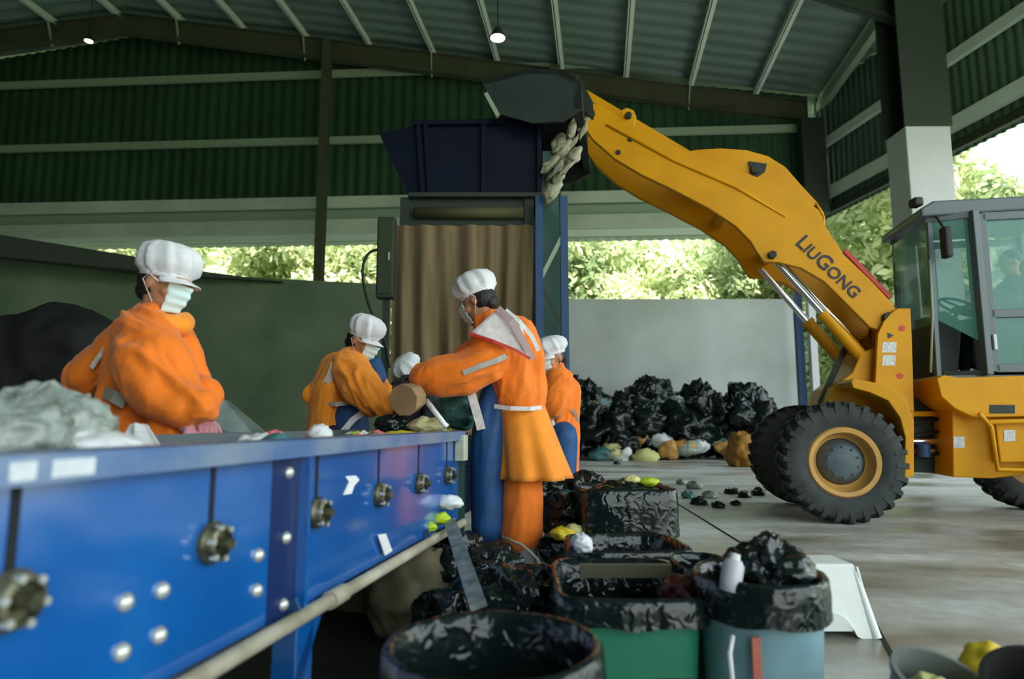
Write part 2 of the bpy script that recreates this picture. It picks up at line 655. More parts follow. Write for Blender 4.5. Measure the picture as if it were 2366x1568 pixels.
def rafter(nm, Y, depth, haunch=0.0, tmax=21.7, hm=3.5):
    mb = MB()
    prof = []
    for t in (-20, -10, -0.01):
        p = roof_pt(t, Y); prof.append((p + V((0, 0, -0.26)), p + V((0, 0, -0.26 - depth))))
    for t in (0.01, 10, tmax - hm, tmax):
        p = roof_pt(t, Y)
        dd = depth + (haunch if t == tmax else 0)
        prof.append((p + V((0, 0, -0.26)), p + V((0, 0, -0.26 - dd))))
    for (a0, b0), (a1, b1) in zip(prof[:-1], prof[1:]):
        mb.prism([a0, a1, b1, b0], (0, 0.03, 0))
        for q0, q1 in ((a0, a1), (b0, b1)):
            mb.prism([q0 + V((0, -0.12, 0)), q1 + V((0, -0.12, 0)), q1 + V((0, -0.12, 0.03)), q0 + V((0, -0.12, 0.03))], (0, 0.27, 0))
    return struct(nm, mb, M['dark_steel'] if haunch else M['frame_steel'])


rafter('beam_back', 19.45, 0.62)
rafter('beam_front', 13.0, 0.75, haunch=0.75, tmax=A.x * 0 + (8.3 - (A.x + DX * (13 - A.y))))
rafter('beam_camera_side', 4.5, 0.6)

# back wall sheeting with ribs, upper part only
zs_top = 7.65


def zat(py, Y, px=1183):
    return at(px, py, Y).z


z_b = at(1500, 452, 19.6).z            # lower edge of the green sheeting
nrib = 96
x0, x1 = -26.0, 9.35


def corr(u, v):
    n = int(round(u * nrib * 4))
    X = x0 + (x1 - x0) * u
    Y = wallY(X) + (0.0 if n % 4 < 2 else 0.05)
    top = roofz(X, Y) - 0.02
    return V((X, Y, z_b + (top - z_b) * v))


struct('wall_back', MB().slab(corr, nrib * 4, 1, (0, 0.03, 0)), M['sheet_green'])
# horizontal girts on the back wall
g = 0
for (py, h, m) in ((172, 0.24, 'girt'), (322, 0.24, 'girt')):
    z = at(740, py, 20.1).z
    g += 1
    struct('girt_%d' % g, MB().beam((x0, wallY(x0) - 0.16, z), (x1 - 3.2 * (2 - g), wallY(x1) - 0.16, z), 0.1, h), M[m])
z = z_b
for p0_, p1_, yo, m in ((450, 476, -0.16, 'canopy'), (474, 500, 0.10, 'girt'), (500, 532, -0.02, 'canopy'), (530, 547, 0.10, 'purlin')):
    g += 1
    za, zb_ = at(1300, p0_, 20).z, at(1300, p1_, 20).z
    struct('girt_%d' % g, MB().beam((x0, wallY(x0) + yo, (za + zb_) / 2), (x1, wallY(x1) + yo, (za + zb_) / 2), 0.10, za - zb_), M[m])
g += 1
struct('girt_%d' % g, MB().beam((x0, wallY(x0) + 0.25, z_b - 0.55), (x1, wallY(x1) + 0.25, z_b - 0.55), 0.04, 1.3), M['girt'])
# the outside canopy hanging from the same wall
cm = MB().slab(lambda u, v: V((x0 + (x1 - x0) * u, wallY(x0 + (x1 - x0) * u) + 0.15 + 1.8 * v, z_b - 0.85 - 0.02 * v + (0.04 if int(round(u * 200)) % 2 else 0))), 200, 2, (0, 0, 0.03))
struct('canopy', cm, M['canopy'])

# low concrete walls
zr = at(1500, 692, 20.0).z
xa, xb = at(1290, 700, 20.0).x, at(1835, 700, 19.8).x
struct('wall_low_right', MB().box(((xa + xb) / 2, 20.05, zr / 2), (xb - xa, 0.3, zr)), M['conc_right'])
pA = at(-160, 583, 14.6); pB = at(900, 656, 17.8)
zl = 0.5 * (pA.z + pB.z)
struct('wall_low_left', MB().slab(lambda u, v: V((pA.x + (pB.x - pA.x) * u, pA.y + (pB.y - pA.y) * u + 0.4 * math.sin(u * math.pi), (pA.z * (1 - u) + pB.z * u) * v)), 12, 1, (0, 0.3, 0)), M['conc_left'])
struct('wall_low_middle', MB().box(((pB.x + xa) / 2, 19.75, 2.0), (xa - pB.x + 0.2, 0.3, 4.0)), M['conc_left'])
# thick dark beam lying across the left opening
b0, b1 = at(-60, 560, 13.9), at(640, 656, 16.9)
struct('beam_slanting', MB().prism([at(-60, 532, 13.9), at(300, 590, 15.3), at(480, 628, 16.2), at(650, 650, 17.0), at(480, 640, 16.2), at(300, 628, 15.3), at(-60, 586, 13.9)], (0, 0.25, 0)), M['dark_steel'])

# steel posts of the back frame
for i, (px, w, Y) in enumerate(((738, 0.26, 19.3), (1285, 0.30, 19.1))):
    p = at(px, 600, Y)
    top = roofz(p.x, Y) - 0.35
    mb = MB().box((p.x, Y, top / 2), (0.03, w, top)).box((p.x, Y - w / 2, top / 2), (w, 0.03, top)).box((p.x, Y + w / 2, top / 2), (w, 0.03, top))
    struct('column_%d' % (i + 1), mb, M['frame_steel'])
for i, px in enumerate((1842, 1872)):
    p = at(px, 700, 19.4 - i * 0.4)
    top = at(px, 470, p.y).z
    struct('column_%d' % (i + 3), MB().box((p.x, p.y, top / 2), (0.2, 0.2, top)), M['blue_dark' if i == 0 else 'column'])
p = at(1880, 400, 18.9)
struct('column_5', MB().box((p.x, p.y, 8.6), (0.7, 0.3, 3.0)), M['dark_steel'])

# big column of the front frame: pale lower part, dark steel above
cY = 13.0
cx = at(2135, 500, cY).x
zc = at(2135, 308, cY).z
o = struct('column_6', MB().box((cx, cY, zc / 2), (0.92, 0.7, zc)), M['column'], bevel=0.02)
zt = roofz(cx, cY) - 0.2
mb = MB().box((cx, cY - 0.36, (zc + zt) / 2), (0.98, 0.04, zt - zc)).box((cx, cY + 0.36, (zc + zt) / 2), (0.98, 0.04, zt - zc)).box((cx, cY, (zc + zt) / 2), (0.04, 0.7, zt - zc))
struct('column_7', mb, M['dark_steel'])

# right side wall: upper sheeting only, open below
rw0 = at(1885, 400, 19.7)
rdir = V((0.155, -1, 0))


def rw(t, z):
    return V((rw0.x + rdir.x * t, rw0.y + rdir.y * t, z))


z_rb = at(1905, 508, 19.5).z


def corr2(u, v):
    n = int(round(u * 240))
    t = 14.0 * u
    q = rw(t, 0)
    q.x += 0.05 if n % 4 < 2 else 0
    top = roofz(q.x, q.y)
    return V((q.x, q.y, z_rb + (top - z_rb) * v))


struct('wall_right', MB().slab(corr2, 240, 1, (0.04, 0, 0)), mat('side sheet', (0.085, 0.145, 0.105), 0.6, spec=0.3))
for i, (py, h, m) in enumerate(((500, 0.22, 'dark_steel'), (462, 0.34, 'purlin'), (350, 0.26, 'purlin'))):
    z = at(1900, py, 19.6).z
    g += 1
    struct('girt_%d' % g, MB().beam(rw(0, z) + V((-0.12, 0, 0)), rw(14, z) + V((-0.12, 0, 0)), 0.14, h), M[m])
# eave strut and diagonal brace near the corner
struct('eave_strut', MB().beam(E + V((0, 0, -0.35)), V((E.x - DX * 12, E.y - 12, E.z - 0.35)), 0.2, 0.3), M['girt'])
# far left wall of the shed (shade side)
struct('wall_left', MB().box((-25, 6, 5.5), (0.2, 30, 11)), M['sheet_green'])
# unseen wall added behind the camera to cut the frontal light; right part stays open
struct('light_block_camera_side', MB().slab(lambda u, v: V((-24 + 25.5 * u, Y0 + 0.1, 0.0 + (roofz(-24 + 25.5 * u, Y0) - 0.0) * v)), 8, 1, (0, 0.05, 0)), M['sheet_green'])

# lamps
for nm, px, py, Y, r, lab in (('hanging_lamp', 1150, 88, 12.0, 0.17, 'round high bay lamp hanging under the roof above the hopper'),
                             ('hanging_lamp', 205, 95, 18.5, 0.14, 'small round lamp under the roof ridge at the far left')):
    c = at(px, py, Y)
    t = thing(nm, c, lab, 'lamp')
    zr_ = roofz(c.x, c.y)
    link('shade', MB().lathe([(0.03, 0.22), (0.06, 0.2), (r * 0.6, 0.12), (r, 0), (r * 0.97, -0.005), (r * 0.5, 0.1), (0.03, 0.17)], c, n=28), M['black'], t, smooth=True)
    link('lens', MB().ell(c, (r * 0.86, r * 0.86, 0.03)), M['lamp'], t, smooth=True)
    link('cord', MB().tube([c + V((0, 0, 0.2)), V((c.x, c.y, zr_))], 0.012, 8), M['black'], t)

# ================================================================== TREES OUTSIDE
def crown(seed, H, Wd, n, leaf):
    rnd = random.Random(seed)
    mb = MB()
    cl = [(V((rnd.uniform(-1, 1) * Wd * 0.7, rnd.uniform(-1, 1) * Wd * 0.7, H * rnd.uniform(0.22, 0.9))), Wd * rnd.uniform(0.28, 0.5)) for _ in range(22)]
    for _ in range(n):
        c, r = rnd.choice(cl)
        d = V((rnd.gauss(0, 1), rnd.gauss(0, 1), rnd.gauss(0, 0.8)))
        d.normalize()
        p = c + d * r * rnd.uniform(0.65, 1.05)
        if p.z < 0.6:
            continue
        u = V((rnd.gauss(0, 1), rnd.gauss(0, 1), rnd.gauss(0, 1))).normalized()
        w = u.cross(d + V((0.01, 0.02, 0)))
        w.normalize()
        s1 = leaf * rnd.uniform(0.6, 1.2)
        mb.add([p - u * s1, p + w * s1 * 0.45, p + u * s1, p - w * s1 * 0.45], [(0, 1, 2, 3)])
    return mb


def tree(seed, H, Wd, n, leaf, mleaf, label, x, y, group):
    t = thing('tree', (0, 0, 0), label, 'tree', group)
    link('crown', crown(seed, H, Wd, n, leaf), M[mleaf], t)
    link('trunk', MB().tube([(0, 0, 0), (0.1, 0, H * 0.3), (0.0, 0.1, H * 0.75)], [0.22, 0.17, 0.07], 10), M['bark'], t, smooth=True)
    t.location = (x, y, -0.12)
    return t


GL = ('light green leafy tree outside seen through the opening behind the left wall',
      'light green leafy tree outside seen through the opening above the right wall',
      'leafy tree outside beyond the open right side of the shed')
protos = [tree(1, 11.5, 3.0, 9000, 0.24, 'leaf', GL[1], 4.0, 31.5, 'trees above the right wall'),
          tree(2, 12.5, 3.4, 9000, 0.27, 'leaf', GL[0], -12.5, 31.5, 'trees above the left wall'),
          tree(3, 11.0, 3.2, 9000, 0.22, 'leaf_dark', GL[2], 17.0, 28.0, 'trees beyond the right side')]
rnd = random.Random(5)
spots = []
for i in range(9):
    spots.append((-30 + i * 4.0 + rnd.uniform(-1, 1), 31.0 + rnd.uniform(0, 3), 0))
for i in range(9):
    spots.append((-33 + i * 4.6 + rnd.uniform(-1, 1), 37.0 + rnd.uniform(0, 3), 0))
for i in range(5):
    spots.append((2.4 + i * 3.4 + rnd.uniform(-1, 1), 31.0 + rnd.uniform(0, 3), 1))
for i in range(5):
    spots.append((2.5 + i * 4.2 + rnd.uniform(-1, 1), 37.0 + rnd.uniform(0, 3), 1))
for (x, y) in ((14.5, 24.0), (18.5, 24.5), (22.5, 23.5), (16.0, 31.0), (20.5, 33.0), (26, 30), (30, 34), (25, 24.5), (21.0, 18.5), (26, 19)):
    spots.append((x, y, 2))
GR = ('trees above the left wall', 'trees above the right wall', 'trees beyond the right side')
for (x, y, gi) in spots:
    c = copy_tree(protos[rnd.choice((0, 1, 2)) if gi == 2 else rnd.choice((0, 1, 0, 1, 2))])
    c.location = (x, y, -0.12)
    c.rotation_euler = (0, 0, rnd.uniform(0, 6.28))
    s = rnd.uniform(0.9, 1.12)
    c.scale = (s, s, s * (0.95 if gi == 2 else 1.0))
    c['label'] = GL[gi]
    c['group'] = GR[gi]
# ================================================================== CONVEYOR
CV0 = V((-0.71, 0.9, 0))
CVD = V((0.187, 1, 0)).normalized()          # along the belt
CVN = V((CVD.y, -CVD.x, 0))                  # outward, towards the bins


def cv(Y, z, out=0.0):
    """point on the near face of the conveyor at world depth Y"""
    t = (Y - CV0.y) / CVD.y
    return CV0 + CVD * t + CVN * out + V((0, 0, z))


CVW = 0.66
ct = thing('conveyor', cv(2.2, 0, -CVW / 2), 'long blue sorting conveyor table with a grey rail running into the depth at the left', 'conveyor')
Ya, Yj, Yb = 0.25, 1.66, 3.28


def plate(Y0, Y1, z0, z1, out, th):
    return MB().prism([cv(Y0, z0, out), cv(Y1, z0, out), cv(Y1, z1, out), cv(Y0, z1, out)], CVN * -th)


link('side_panel', plate(Ya, 1.60, 0.425, 0.83, 0, 0.012), M['blue_paint'], ct, bevel=0.003)
link('side_panel', plate(1.735, Yb, 0.425, 0.83, 0, 0.012), M['blue_paint'], ct, bevel=0.003)
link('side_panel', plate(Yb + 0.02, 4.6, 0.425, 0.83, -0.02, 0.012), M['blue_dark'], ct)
link('side_panel', plate(Ya, 4.6, 0.425, 0.86, -CVW, 0.012), M['blue_paint'], ct)
link('splice_channel', MB().prism([cv(1.60, 0.425, 0), cv(1.74, 0.425, 0), cv(1.74, 0.835, 0), cv(1.60, 0.835, 0)], CVN * -0.02), mat('navy channel', (0.004, 0.02, 0.10), 0.4), ct)
link('splice_flange', MB().prism([cv(1.728, 0.40, 0), cv(1.742, 0.40, 0), cv(1.742, 0.835, 0), cv(1.728, 0.835, 0)], CVN * 0.028), M['blue_paint'], ct)
# rail along the top: pale flange in front, lip on top
link('rail', plate(Ya, Yb, 0.812, 0.858, 0.035, 0.004).prism([cv(Ya, 0.854, 0.035), cv(Yb, 0.854, 0.035), cv(Yb, 0.858, 0.035), cv(Ya, 0.858, 0.035)], CVN * -0.07), mat('scuffed grey blue rail', (0.27, 0.34, 0.45), 0.35, 0.3, var=0.5, vscale=5, col2=(0.10, 0.19, 0.42)), ct, bevel=0.001)
link('rail', MB().beam(cv(Ya, 0.845, -CVW), cv(4.6, 0.845, -CVW), 0.06, 0.03), M['ld_grey'], ct)
for (Y0_, Y1_) in ((0.80, 0.855), (0.895, 0.935), (0.96, 1.035)):
    link('paint_patch', plate(Y0_, Y1_, 0.820, 0.846, 0.0365, 0.0015), mat('white scuff', (0.66, 0.72, 0.78), 0.5, var=0.2, vscale=40), ct)
# belt
link('belt', MB().slab(lambda u, v: cv(0.3 + 4.3 * v, 0.800 - 0.02 * math.sin(u * math.pi), -0.02 - (CVW - 0.04) * u), 8, 30, (0, 0, 0.008)), M['black'], ct)
link('belt', MB().slab(lambda u, v: cv(0.3 + 4.3 * v, 0.66, -0.02 - (CVW - 0.04) * u), 1, 2, (0, 0, 0.008)), M['black'], ct)
# rollers with a slot, bearing and nut at the near plate
rollers = [0.50, 0.94, 1.374, 1.82, 2.257, 2.67, 3.07]
for Y in rollers:
    zc = 0.655
    link('slot', plate(Y - 0.008, Y + 0.008, zc, 0.812, 0.0015, 0.002), M['slot'], ct)
    ax = CVN
    c = cv(Y, zc, 0)
    b = link('bearing', MB().lathe([(0.0, 0.0), (0.041, 0.0), (0.043, 0.012), (0.036, 0.022), (0.036, 0.03), (0.028, 0.034), (0.026, 0.02), (0.0, 0.02)], c, ax, 28), M['brass'], ct, smooth=True, auto=40)
    link('shaft', MB().tube([c + ax * 0.01, c + ax * 0.052], 0.012, 12), M['brass'], ct)
    Mf = frame(ax)
    for k in range(6):
        a = k * math.pi / 3 + 0.3
        q = c + Mf @ V((0.033 * math.cos(a), 0.033 * math.sin(a), 0.022))
        link('bolt', MB().tube([q, q + ax * 0.014], 0.0065, 6), M['bolt'], b)
    link('roller', MB().tube([cv(Y, 0.76, -0.03), cv(Y, 0.76, -CVW + 0.03)], 0.03, 14), M['ld_grey'], ct)
# bolts on the plates
for (Y, z) in ((1.157, .595), (1.157, .514), (1.244, .593), (1.244, .514), (1.552, .595), (1.552, .517),
               (1.67, .774), (1.67, .614), (1.67, .454)):
    c = cv(Y, z, 0)
    mb = MB().lathe([(0.0, 0.014), (0.008, 0.013), (0.0125, 0.009), (0.0155, 0.004), (0.0165, 0.0), (0.0, 0.0)], c, CVN, 16)
    link('bolt', mb, M['bolt'], ct, smooth=True)
# pale lower pipe
link('lower_pipe', MB().tube([cv(0.3, 0.415, 0.03), cv(3.26, 0.415, 0.03)], 0.019, 18), M['pipe'], ct, smooth=True, auto=50)
link('pipe_coupling', MB().tube([cv(1.86, 0.415, 0.03), cv(1.95, 0.415, 0.03)], 0.025, 18), M['pipe'], ct, smooth=True, auto=50)
for Y in (1.70, 2.75):
    link('pipe_clamp', MB().beam(cv(Y, 0.40, 0.03), cv(Y, 0.46, 0.005), 0.03, 0.012, up=CVD), M['blue_dark'], ct)
# legs
for Y in (1.80, 3.2, 4.5):
    for out in (-0.04, -CVW + 0.04):
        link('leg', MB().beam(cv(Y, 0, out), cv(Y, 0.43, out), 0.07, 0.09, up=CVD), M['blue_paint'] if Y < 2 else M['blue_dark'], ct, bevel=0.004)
link('brace', MB().beam(cv(1.62, 0.03, -0.02), cv(1.9, 0.42, -0.02), 0.03, 0.04), M['blue_paint'], ct)
# pale control box at the end of the near panel
bx = at(1066, 1034, 3.22)
R = frame(CVN)
link('end_box', MB().box(bx, (0.125, 0.075, 0.05), R), mat('pale grey box', (0.50, 0.52, 0.42), 0.5, var=0.2, vscale=20), ct, bevel=0.006)
link('end_post', MB().beam(cv(3.3, 0.0, 0.0), cv(3.3, 0.84, 0.0), 0.05, 0.05), M['bin_dark'], ct)
# stickers and paint marks on the far part of the near panel
link('sticker', MB().prism([hit(797, 1100, cv(2, 0.6, 0.002), CVN), hit(822, 1098, cv(2, 0.6, 0.002), CVN), hit(830, 1108, cv(2, 0.6, 0.002), CVN), hit(818, 1122, cv(2, 0.6, 0.002), CVN),
                            hit(812, 1140, cv(2, 0.6, 0.002), CVN), hit(792, 1143, cv(2, 0.6, 0.002), CVN), hit(800, 1126, cv(2, 0.6, 0.002), CVN), hit(806, 1112, cv(2, 0.6, 0.002), CVN)], CVN * 0.001), M['bag_white'], ct)
link('tag', MB().prism([hit(px, py, cv(2, 0.6, 0.012), CVN) for px, py in ((872, 1235), (890, 1232), (905, 1272), (888, 1283))], CVN * 0.003), M['bag_white'], ct)

# ------------------------------------------------------------------ what lies on the belt
def bagthing(name, c, rad, amp, s, seed, m, label, cat, group=None, R=None, zmin=None, nu=40, nv=26):
    mb = blobmesh(c, rad, amp, s, seed, nu, nv, R, zmin=zmin)
    o = link(name, mb, m, smooth=True)
    return tag(o, label, cat, group)


ZB = 0.812
bagthing('plastic_bag', at(105, 985, 1.45) + V((0, 0, -0.01)), (0.135, 0.12, 0.085), 0.022, 16, 1.0, M['bag_clear'], 'large crumpled grey plastic bag on the near left end of the conveyor', 'bag', zmin=ZB, nu=80, nv=50)
bagthing('plastic_bag', at(10, 1005, 1.25), (0.10, 0.1, 0.06), 0.02, 18, 2.0, M['bag_clear'], 'grey plastic bag cut off by the left picture edge, on the conveyor', 'bag', zmin=ZB, nu=60, nv=40)
bagthing('plastic_film', at(215, 1032, 1.42), (0.09, 0.08, 0.03), 0.012, 20, 3.0, M['bag_white'], 'flat crumpled white film in front of the large grey bag', 'plastic film', zmin=ZB)
# folded white paper tent
pt = [at(320, 972, 1.75), at(268, 1038, 1.70), at(372, 1038, 1.70), at(345, 1000, 1.82)]
mb = MB().slab(lambda u, v: at(268 + 104 * u, 1042, 1.66 + 0.02 * u) * (1 - v) + at(300 + 34 * u, 976 + 10 * abs(u - 0.4), 1.80) * v + V((0, 0.015 * math.sin(u * 9), 0)), 10, 6, (0, 0.01, 0))
tag(link('white_paper', mb, M['bag_white'], smooth=False), 'white sheet standing like a tent on the conveyor before the nearest worker', 'paper')
rnd = random.Random(11)
# grey metal chute plate behind the nearest worker
mb = MB().prism([at(488, 915, 2.95), at(520, 925, 3.02), at(612, 1003, 3.1), at(606, 1026, 3.05), at(570, 1022, 3.0), at(455, 968, 2.9)], (0, 0.05, 0.0))
tag(link('chute_plate', mb, mat('grey sheet', (0.20, 0.26, 0.25), 0.4, 0.4, var=0.4, vscale=8), bevel=0.004), 'slanting grey metal plate beside the conveyor, right of the nearest worker', 'metal plate')

scr = [('cardboard_piece', 'card', 'card', 'cardboard'), ('plastic_scrap', 'bag_white', 'white plastic', 'plastic scrap'), ('plastic_scrap', 'yellow', 'yellow plastic', 'plastic scrap'),
       ('plastic_scrap', 'lime', 'lime green plastic', 'plastic scrap'), ('plastic_scrap', 'teal', 'blue green plastic', 'plastic scrap'), ('plastic_scrap', 'bag', 'black plastic', 'plastic scrap'), ('plastic_scrap', 'pink', 'pink plastic', 'plastic scrap')]


def scrap(c, s, m, seed, flat=0.35):
    r = random.Random(seed)
    R = Matrix.Rotation(r.uniform(0, 6.28), 3, 'Z') @ Matrix.Rotation(r.uniform(-0.5, 0.5), 3, 'X')
    return blobmesh(c, (s, s * r.uniform(0.5, 0.9), s * flat), s * 0.28, 2.2 / s, seed, 18, 12, R)


for i in range(46):
    Y = rnd.uniform(1.7, 4.3)
    out = -rnd.uniform(0.07, CVW - 0.07)
    nm, mk, wd, cat = rnd.choice(scr)
    s = rnd.uniform(0.025, 0.06)
    o = link(nm, scrap(cv(Y, ZB + s * 0.35, out), s, None, i + 20), M[mk], smooth=True)
    tag(o, 'loose %s scrap among the waste spread along the conveyor belt' % wd.replace('card', 'brown cardboard') if nm != 'cardboard_piece' else 'brown cardboard scrap among the waste spread along the conveyor belt', cat, 'scraps of ' + wd + ' on the belt')
# items that can be told apart
bagthing('paper_bag', at(738, 1003, 2.55), (0.045, 0.04, 0.03), 0.01, 40, 7, M['bag_white'], 'small white paper crumple on the rail left of the second worker', 'paper', nu=24, nv=16)
bagthing('yellow_tray', at(925, 1003, 2.85), (0.075, 0.05, 0.014), 0.005, 40, 8, M['yellow'], 'flat yellow plastic tray at the edge of the conveyor', 'tray', nu=24, nv=16)
bagthing('plastic_bag', at(1055, 950, 3.75), (0.12, 0.1, 0.09), 0.02, 22, 9, M['teal'], 'blue green plastic bag at the far end of the conveyor under the leaning worker', 'bag')
bagthing('plastic_bag', at(985, 985, 3.3), (0.10, 0.07, 0.035), 0.015, 26, 10, mat('cream film', (0.55, 0.50, 0.26), 0.5, bump=0.4), 'cream coloured plastic bag on the conveyor in front of the leaning worker', 'bag')
bagthing('plastic_bag', at(905, 985, 3.3), (0.08, 0.07, 0.05), 0.016, 26, 12, M['bag'], 'small black plastic bag on the conveyor below the second worker', 'bag')
# cardboard box held up to the light by the leaning worker
cb = at(945, 925, 3.25)
mb = MB().tube([cb + V((-0.02, -0.06, 0.0)), cb + V((0.02, 0.05, 0.02))], [0.082, 0.07], 9)
tag(link('cardboard_box', mb, M['card'], bevel=0.004), 'round brown cardboard tub held between the workers over the conveyor', 'cardboard box')
tag(link('paper_roll', MB().tube([at(985, 925, 3.3), at(1030, 985, 3.2)], 0.014, 10), M['bag_white'], smooth=True), 'thin white paper roll slanting beside the brown tub', 'paper roll')

tag(link('black_floor_layer', MB().slab(lambda u, v: cv(1.0 + 2.2 * v, 0.004 + 0.006 * (1 + noise.noise(V((u * 7, v * 9, 0)))), 0.22 - 0.95 * u), 24, 40, (0, 0, 0.003)), M['black'], smooth=True), 'black layer laid over the floor under the conveyor', 'ground sheet')  # thin black layer added to darken the floor beneath the conveyor

# ================================================================== HOPPER MACHINE
HY = 6.6
hp = thing('hopper_machine', V((at(1080, 900, HY).x, HY + 0.4, 0)), 'tall feeding machine with a dark blue hopper on top and a brown canvas curtain', 'hopper machine')


def hpx(px, py, Y=HY):
    return at(px, py, Y)


def quad(a, b, c_, d_, th):
    n = (b - a).cross(d_ - a).normalized() * th
    return MB().prism([a, b, c_, d_], n)


# tapering hopper
tl, tr_, br, bl = hpx(960, 290), hpx(1255, 286), hpx(1252, 452), hpx(985, 450)
tl2, tr2, br2, bl2 = hpx(882, 302, HY + 1.0), hpx(1240, 296, HY + 1.3), hpx(1235, 440, HY + 1.0), hpx(950, 440, HY + 0.9)
tl2 = V((tl.x - 0.42, HY + 1.1, tl.z)); bl2 = V((bl.x - 0.06, HY + 0.9, bl.z)); tr2 = V((tr_.x, HY + 1.1, tr_.z)); br2 = V((br.x, HY + 0.9, br.z))
tlf = V((tl.x - 0.0, tl.y, tl.z))
link('hopper_front', quad(tl, tr_, br, bl, 0.03), M['navy'], hp)
link('hopper_side', quad(hpx(882, 306), tl, bl, hpx(950, 450), 0.03), M['navy'], hp)
link('hopper_side', quad(tr_, tr2, br2, br, 0.03), M['navy'], hp)
link('hopper_back', quad(hpx(882, 306) + V((0, 1.0, 0)), tr2, br2, hpx(950, 450) + V((0, 0.9, 0)), 0.03), M['navy'], hp)
link('hopper_side', quad(hpx(882, 306), hpx(882, 306) + V((0, 1.0, 0)), hpx(950, 450) + V((0, 0.9, 0)), hpx(950, 450), 0.03), M['navy'], hp)
for px in (968, 985, 1118, 1246):
    link('stiffener', MB().beam(hpx(px, 292) + V((0, -0.03, 0)), hpx(px + (10 if px < 1000 else 0), 450) + V((0, -0.03, 0)), 0.05, 0.05, up=V((1, 0, 0))), M['navy'], hp)
link('top_rim', MB().beam(hpx(958, 288) + V((0, -0.03, 0)), hpx(1257, 284) + V((0, -0.03, 0)), 0.06, 0.05), M['navy'], hp)
link('bottom_rim', MB().beam(hpx(945, 455) + V((0, -0.04, 0)), hpx(1255, 455) + V((0, -0.04, 0)), 0.10, 0.05), M['dark_steel'], hp, bevel=0.01)
xl, xr = hpx(925, 600).x, hpx(1232, 600).x
zt, zm = hpx(1100, 458).z, hpx(1100, 520).z
link('throat', MB().box(((xl + xr) / 2, HY + 0.45, (zt + zm) / 2), (xr - xl, 0.9, zt - zm)), M['dark_steel'], hp)
link('throat_pipe', MB().tube([V((xl + 0.15, HY - 0.04, zm + 0.12)), V((xr - 0.1, HY - 0.04, zm + 0.12))], 0.06, 14), mat('rusty olive', (0.07, 0.07, 0.025), 0.7), hp, smooth=True)
for xx in (xl + 0.04, xr - 0.04):
    for yy in (HY + 0.02, HY + 0.9):
        link('frame_post', MB().box((xx, yy, zt / 2), (0.1, 0.1, zt)), M['dark_steel'], hp)


def curt(u, v):
    px = 905 + 327 * u
    p = hpx(px, 520, HY - 0.08)
    zb = 0.75
    wv = 0.05 * math.sin(u * 44 + 1.2 * math.sin(v * 3 + u * 7)) + 0.035 * math.sin(u * 19 + v * 1.5)
    return V((p.x + 0.03 * math.sin(v * 4 + u * 9) * v, p.y + wv * (0.35 + 0.65 * v), p.z + (zb - p.z) * v))


link('curtain', MB().slab(curt, 150, 20, (0, 0.012, 0)), M['curtain'], hp, smooth=True, auto=60)
# blue lattice mast on the right of the machine
mx0, mx1 = hpx(1244, 600).x, hpx(1300, 600).x
zmt = hpx(1270, 470).z
for xx, yy in ((mx0, HY - 0.2), (mx1, HY - 0.2), (mx0, HY + 0.5), (mx1, HY + 0.5)):
    link('mast_post', MB().box((xx, yy, zmt / 2), (0.075, 0.075, zmt)), M['blue_dark'] if yy < HY else M['dark_steel'], hp)
z_ = 0.3
kk = 0
while z_ < zmt - 0.4:
    link('mast_brace', MB().beam((mx0, HY - 0.22, z_ + (0.5 if kk % 2 else 0)), (mx1, HY - 0.22, z_ + (0 if kk % 2 else 0.5)), 0.02, 0.04), M['girt'] if kk == 4 else M['dark_steel'], hp)
    z_ += 0.5
    kk += 1
link('mast_panel', MB().box(((mx0 + mx1) / 2, HY + 0.1, 2.2), (mx1 - mx0 - 0.06, 0.02, 3.2)), mat('green grey panel', (0.03, 0.09, 0.08), 0.5), hp)
# control cabinet on the left with a hanging cable
cc = hpx(893, 600, HY - 0.3)
cab = thing('control_cabinet', V((cc.x, cc.y, hpx(893, 690, HY - 0.3).z)), 'narrow dark control cabinet on a post at the left of the curtain', 'cabinet')
zc0, zc1 = hpx(893, 690, HY - 0.3).z, hpx(893, 505, HY - 0.3).z
link('housing', MB().box((cc.x, cc.y, (zc0 + zc1) / 2), (0.17, 0.14, zc1 - zc0)), M['dark_steel'], cab, bevel=0.01)
link('door', MB().box((cc.x, cc.y - 0.075, (zc0 + zc1) / 2), (0.14, 0.01, zc1 - zc0 - 0.08)), mat('cabinet olive', (0.03, 0.045, 0.02), 0.5), cab, bevel=0.003)
link('handle', MB().box((cc.x + 0.04, cc.y - 0.088, (zc0 + zc1) / 2), (0.015, 0.02, 0.08)), M['bolt'], cab)
link('post', MB().box((cc.x, cc.y + 0.04, zc0 / 2), (0.06, 0.06, zc0)), M['dark_steel'], cab)
pts = [hpx(880, 575, HY - 0.35), hpx(852, 585, HY - 0.35), hpx(838, 620, HY - 0.35), hpx(843, 670, HY - 0.35), hpx(862, 730, HY - 0.35), hpx(890, 790, HY - 0.35), hpx(900, 850, HY - 0.35)]
sm = []
for i in range(len(pts) - 1):
    a0 = pts[max(i - 1, 0)]; a1 = pts[i]; a2 = pts[i + 1]; a3 = pts[min(i + 2, len(pts) - 1)]
    for k in range(5):
        t = k / 5
        sm.append(0.5 * ((2 * a1) + (a2 - a0) * t + (2 * a0 - 5 * a1 + 4 * a2 - a3) * t * t + (3 * a1 - a0 - 3 * a2 + a3) * t ** 3))
sm.append(pts[-1])
tag(link('cable', MB().tube(sm, 0.014, 8), M['black'], smooth=True), 'black cable hanging in a loop from the control cabinet', 'cable')
